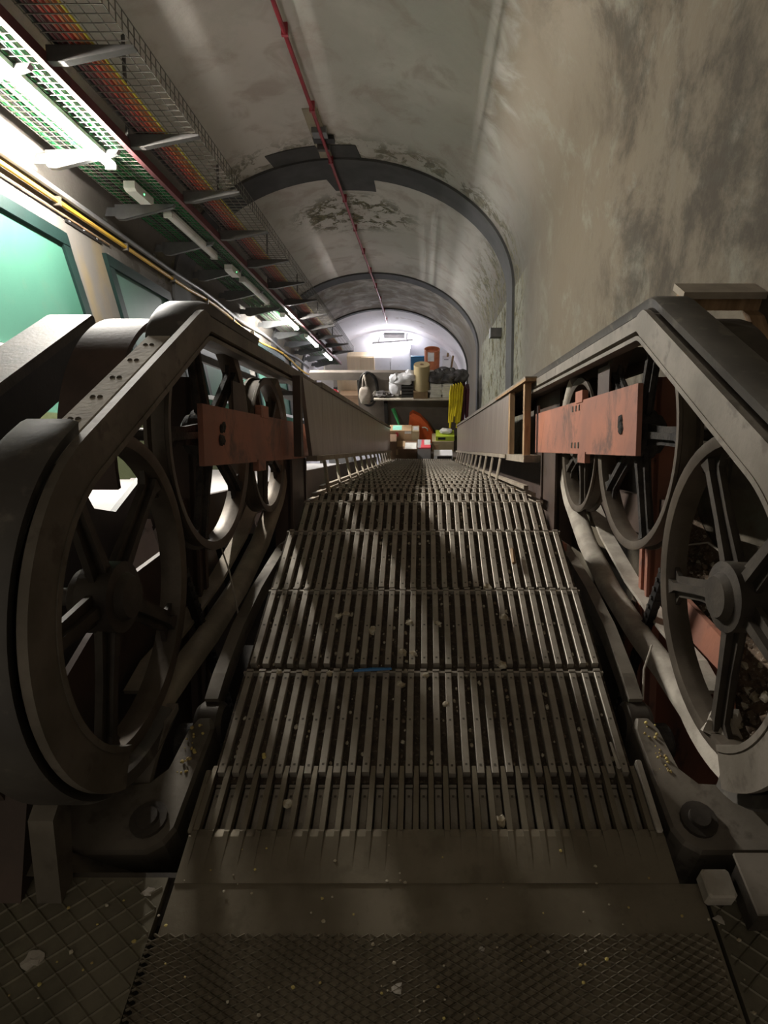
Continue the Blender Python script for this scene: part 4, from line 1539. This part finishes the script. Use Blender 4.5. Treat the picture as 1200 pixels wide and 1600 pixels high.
# white stacks
for k in range(5):
    for j, (l, r2) in enumerate(((672, 690), (690.5, 707))):
        x0, x1, _ = on_shelf(l, r2, 610, 12.28)
        dx = random.uniform(-.015, .015)
        z0 = ZS + .002 + k * .062
        lab = 'white folded bundle, %s from bottom in the %s pile on shelf' % (ORD[k], 'left' if j == 0 else 'right')
        tag(MB().box(x0 + dx, x1 + dx, 12.24, 12.54, z0, z0 + .058, ch=.012).build('folded_bundle', M['paper']), lab, 'bundle', 'white bundles on the shelf')
zpile = ZS + .002 + 5 * .062
m = MB()
for k, (px, py, rr_, sq) in enumerate(((686, 591, .20, (1.2, .7, .75)), (702, 588, .19, (1.1, .7, .8)), (717, 588, .17, (1.1, .7, .8)), (694, 581, .16, (1.2, .6, .6)))):
    p = at(px, py, 12.36)
    m.hull_blob((p.x, p.y, max(p.z, zpile + rr_ * sq[2] * .75)), rr_, k + 31, 3, sq=sq, amp=.55, smooth=True)
tag(m.build('black_bag', M['bagblack']), 'shiny black plastic sacks on top of the white bundles', 'sack')
# hanging bag and hose ring
c = at(575, 609, 12.5)
m = MB()
ring = [Vector((c.x + .20 * math.cos(2 * PI * i / 28), 12.52, c.z + .40 * math.sin(2 * PI * i / 28))) for i in range(29)]
m.tube(ring, .025, 7)
ring = [Vector((c.x + .04 + .18 * math.cos(2 * PI * i / 28), 12.56, c.z + .03 + .34 * math.sin(2 * PI * i / 28))) for i in range(29)]
m.tube(ring, .02, 7)
tag(m.build('hose_ring', M['black']), 'black hose coil hung on the left of partition', 'hose')
c = at(570, 616, 12.42)
r = thing('hanging_bag', 'beige cloth bag hanging in front of black hose coil', 'bag', W(c.x, 12.42, c.z - .2))
m = MB()
m.hull_blob((c.x, 12.42, c.z - .02), .17, 3, 3, sq=(.8, .5, 1.25), amp=.25, smooth=True)
m.build('body', M['canvas'], r)
for dx in (-.05, .06):
    MB().tube([W(c.x + dx, 12.42, c.z + .12), W(c.x + dx * .4, 12.42, c.z + .35), W(c.x, 12.50, c.z + .42)], .02, 6).build('handle', M['canvas'], r)
# yellow hose loops and maroon sheets on the right end
hy = 12.1
for k in range(5):
    xa = at(704.5 + 3.6 * k, 640, hy).x
    z1, z0 = at(710, 602 - 1 * k, hy).z, at(710, 668 - 9 * (k % 3), hy).z
    m = MB()
    m.tube([W(xa - .03, hy + .05, z0 + .1), W(xa - .02, hy, z1 - .15), W(xa, hy, z1), W(xa + .035, hy + .02, z1 - .1), W(xa + .03, hy + .03, (z0 + z1) / 2), W(xa - .01, hy, z0)], .026, 7)
    tag(m.build('hose_loop', M['hose_yellow']), 'yellow hose loop hanging at right end of the shelf, %s from left' % ORD[k], 'hose', 'yellow hose loops')
tag(MB().box(at(722, 640, 12.25).x, at(726, 640, 12.25).x, 12.2, 12.5, at(724, 656, 12.25).z, at(724, 603, 12.25).z).build('maroon_sheet', M['hose_maroon']), 'maroon folded sheet hanging next to the yellow hose', 'sheet')
tag(MB().box(at(727, 640, 12.3).x, at(732, 640, 12.3).x, 12.25, 12.5, at(728, 652, 12.3).z, at(728, 606, 12.3).z).build('maroon_sheet', M['hose_maroon']), 'maroon folded sheet hanging against the right wall', 'sheet')

# ------------------------------------------------------------------ lower hall seen over the partition
FY = 20.15


def hall(name, label, cat, l, t, r, b, y, mt, dep=.4, parts=()):
    p0, p1 = at(l, b, y), at(r, t, y)
    root = thing(name, label, cat, W((p0.x + p1.x) / 2, y + dep / 2, -8.0))
    MB().box(p0.x, p1.x, y, y + dep, -8.0, p1.z).build('body', mt, root)
    for nm, u0, u1, v0, v1, em in parts:
        w_, h_ = p1.x - p0.x, p1.z - p0.z
        MB().box(p0.x + w_ * u0, p0.x + w_ * u1, y - .02, y + .01, p0.z + h_ * v0, p0.z + h_ * v1).build(nm, em, root)
    return root


hall('cream_cupboard', 'cream coloured cupboard in the lower hall behind the partition', 'cupboard', 545, 557, 584.5, 600, 19.6, M['cream'], parts=(('door', .02, .48, 0, .97, M['cream']), ('door', .52, .98, 0, .97, M['cream'])))
hall('white_cupboard', 'low white cupboard in the hall below the far lamp', 'cupboard', 585, 556, 612, 600, 19.65, M['white'], parts=(('door', .03, .97, 0, .95, M['white']), ('handle', .9, .93, .5, .8, M['galv'])))
hall('white_cupboard', 'tall white cupboard right of the low one in lower hall', 'cupboard', 612.5, 544, 641, 600, 19.7, M['white'], parts=(('door', .03, .97, 0, .97, M['white']),))
hall('blue_board', 'blue board leaning in the lower hall behind paper roll', 'board', 642.5, 557, 668, 600, 19.0, M['bluepaint'], .06, parts=(('face', .05, .95, .05, .95, M['bluepaint']),))
r = thing('orange_tub', 'orange and white tub standing behind the black sacks', 'tub', at(675, 575, 18.4))
c0, c1 = at(675, 585, 18.4), at(675, 549, 18.4)
MB().lathe([(-8.0, .01), (-8.0, .20), (c1.z, .25), (c1.z, .22), (c1.z - .1, .2), (c1.z - .1, .01)], 24, 'z', (c0.x, 18.6, 0)).build('barrel', M['cable_orange'], r)
MB().box(c0.x - .14, c0.x + .06, 18.33, 18.37, c1.z - .3, c1.z - .02).build('label', M['paper'], r)
for k, (px, t) in enumerate(((686, 550), (700, 552), (708, 556))):
    a = at(px, t, 18.5)
    tag(MB().tube([W(a.x - .12, 18.45, -8.0), W(a.x - .05, 18.5, a.z - .4), a], .035, 6).build('timber_pole', M['wood']), 'wooden pole leaning in the lower hall, %s from left' % ORD[k], 'pole', 'poles in the lower hall')
hall('white_canister', 'white canister among poles in the lower hall', 'canister', 691, 561, 703, 600, 18.3, M['white'], .25, parts=(('lid', .2, .8, .97, 1.0, M['greycarton']),))
hall('door_leaf', 'white door leaf seen through the opening under the beam', 'door', 498, 588, 520, 700, 19.8, M['white'], .06, parts=(('panel', .15, .85, .1, .9, M['white']),))
hall('cream_cupboard', 'cream cupboard seen through the low opening left of partition', 'cupboard', 536, 588, 560, 700, 19.75, M['cream'], .3, parts=(('door', .05, .95, .05, .95, M['cream']),))
hall('wooden_chest', 'brown wooden chest low in the opening left of partition', 'chest', 538, 618, 562, 700, 19.2, M['card'], .4, parts=(('drawer', .05, .95, .5, .95, M['card']),))
r = thing('fire_extinguisher', 'small red extinguisher in the opening left of the partition', 'extinguisher', W(at(524, 615, 14).x, 14.0, at(524, 624, 14).z - .2))
c = at(524, 616, 14)
MB().lathe([(c.z - .5, .01), (c.z - .5, .09), (c.z + .06, .09), (c.z + .12, .04), (c.z + .15, .03), (c.z + .15, .01)], 16, 'z', (c.x, 14.0, 0)).build('cylinder', M['red_thing'], r)
MB().box(c.x - .03, c.x + .06, 13.98, 14.02, c.z + .14, c.z + .19).build('valve', M['black'], r)
# stand below the extinguisher
tag(MB().box(c.x - .3, c.x + .3, 13.8, 14.2, -8.0, c.z - .501).build('side_block', M['greycarton']), 'grey block carrying the red extinguisher', 'block')
# lamp and vent on the far wall
r = thing('batten_lamp', 'bright tube lamp high on the far wall of lower hall', 'lamp', at(614, 545, 19.6))
p0, p1 = at(582, 543, 19.6), at(645, 535, 19.6)
m = MB()
m.tube([Vector((p0.x, 19.6, p0.z + .05)), Vector((p1.x, 19.6, p1.z - .02))], .035, 10)
m.build('diffuser', M['tube_far'], r)
m = MB()
m.tube([Vector((p0.x, 19.64, p0.z + .12)), Vector((p1.x, 19.64, p1.z + .05))], .05, 4)
m.build('housing', M['white'], r)
for q, pz in ((p0.x + .2, p0.z + .1), (p1.x - .2, p1.z + .05)):
    MB().box(q - .02, q + .02, 19.6, 20.2, pz, pz + .04).build('wall_arm', M['white'], r)
r = thing('vent_grille', 'grey vent grille above the far lamp', 'vent', at(616, 527, 20.1))
p0, p1 = at(600, 529, 20.1), at(632, 522.5, 20.1)
MB().box(p0.x, p1.x, 20.12, 20.2, p0.z, p1.z).build('frame', M['grey_pipe'], r)
for k in range(5):
    zz = p0.z + (p1.z - p0.z) * (k + .5) / 5
    MB().box(p0.x + .02, p1.x - .02, 20.10, 20.125, zz - .012, zz + .008).build('slat', M['dark_arm'], r)
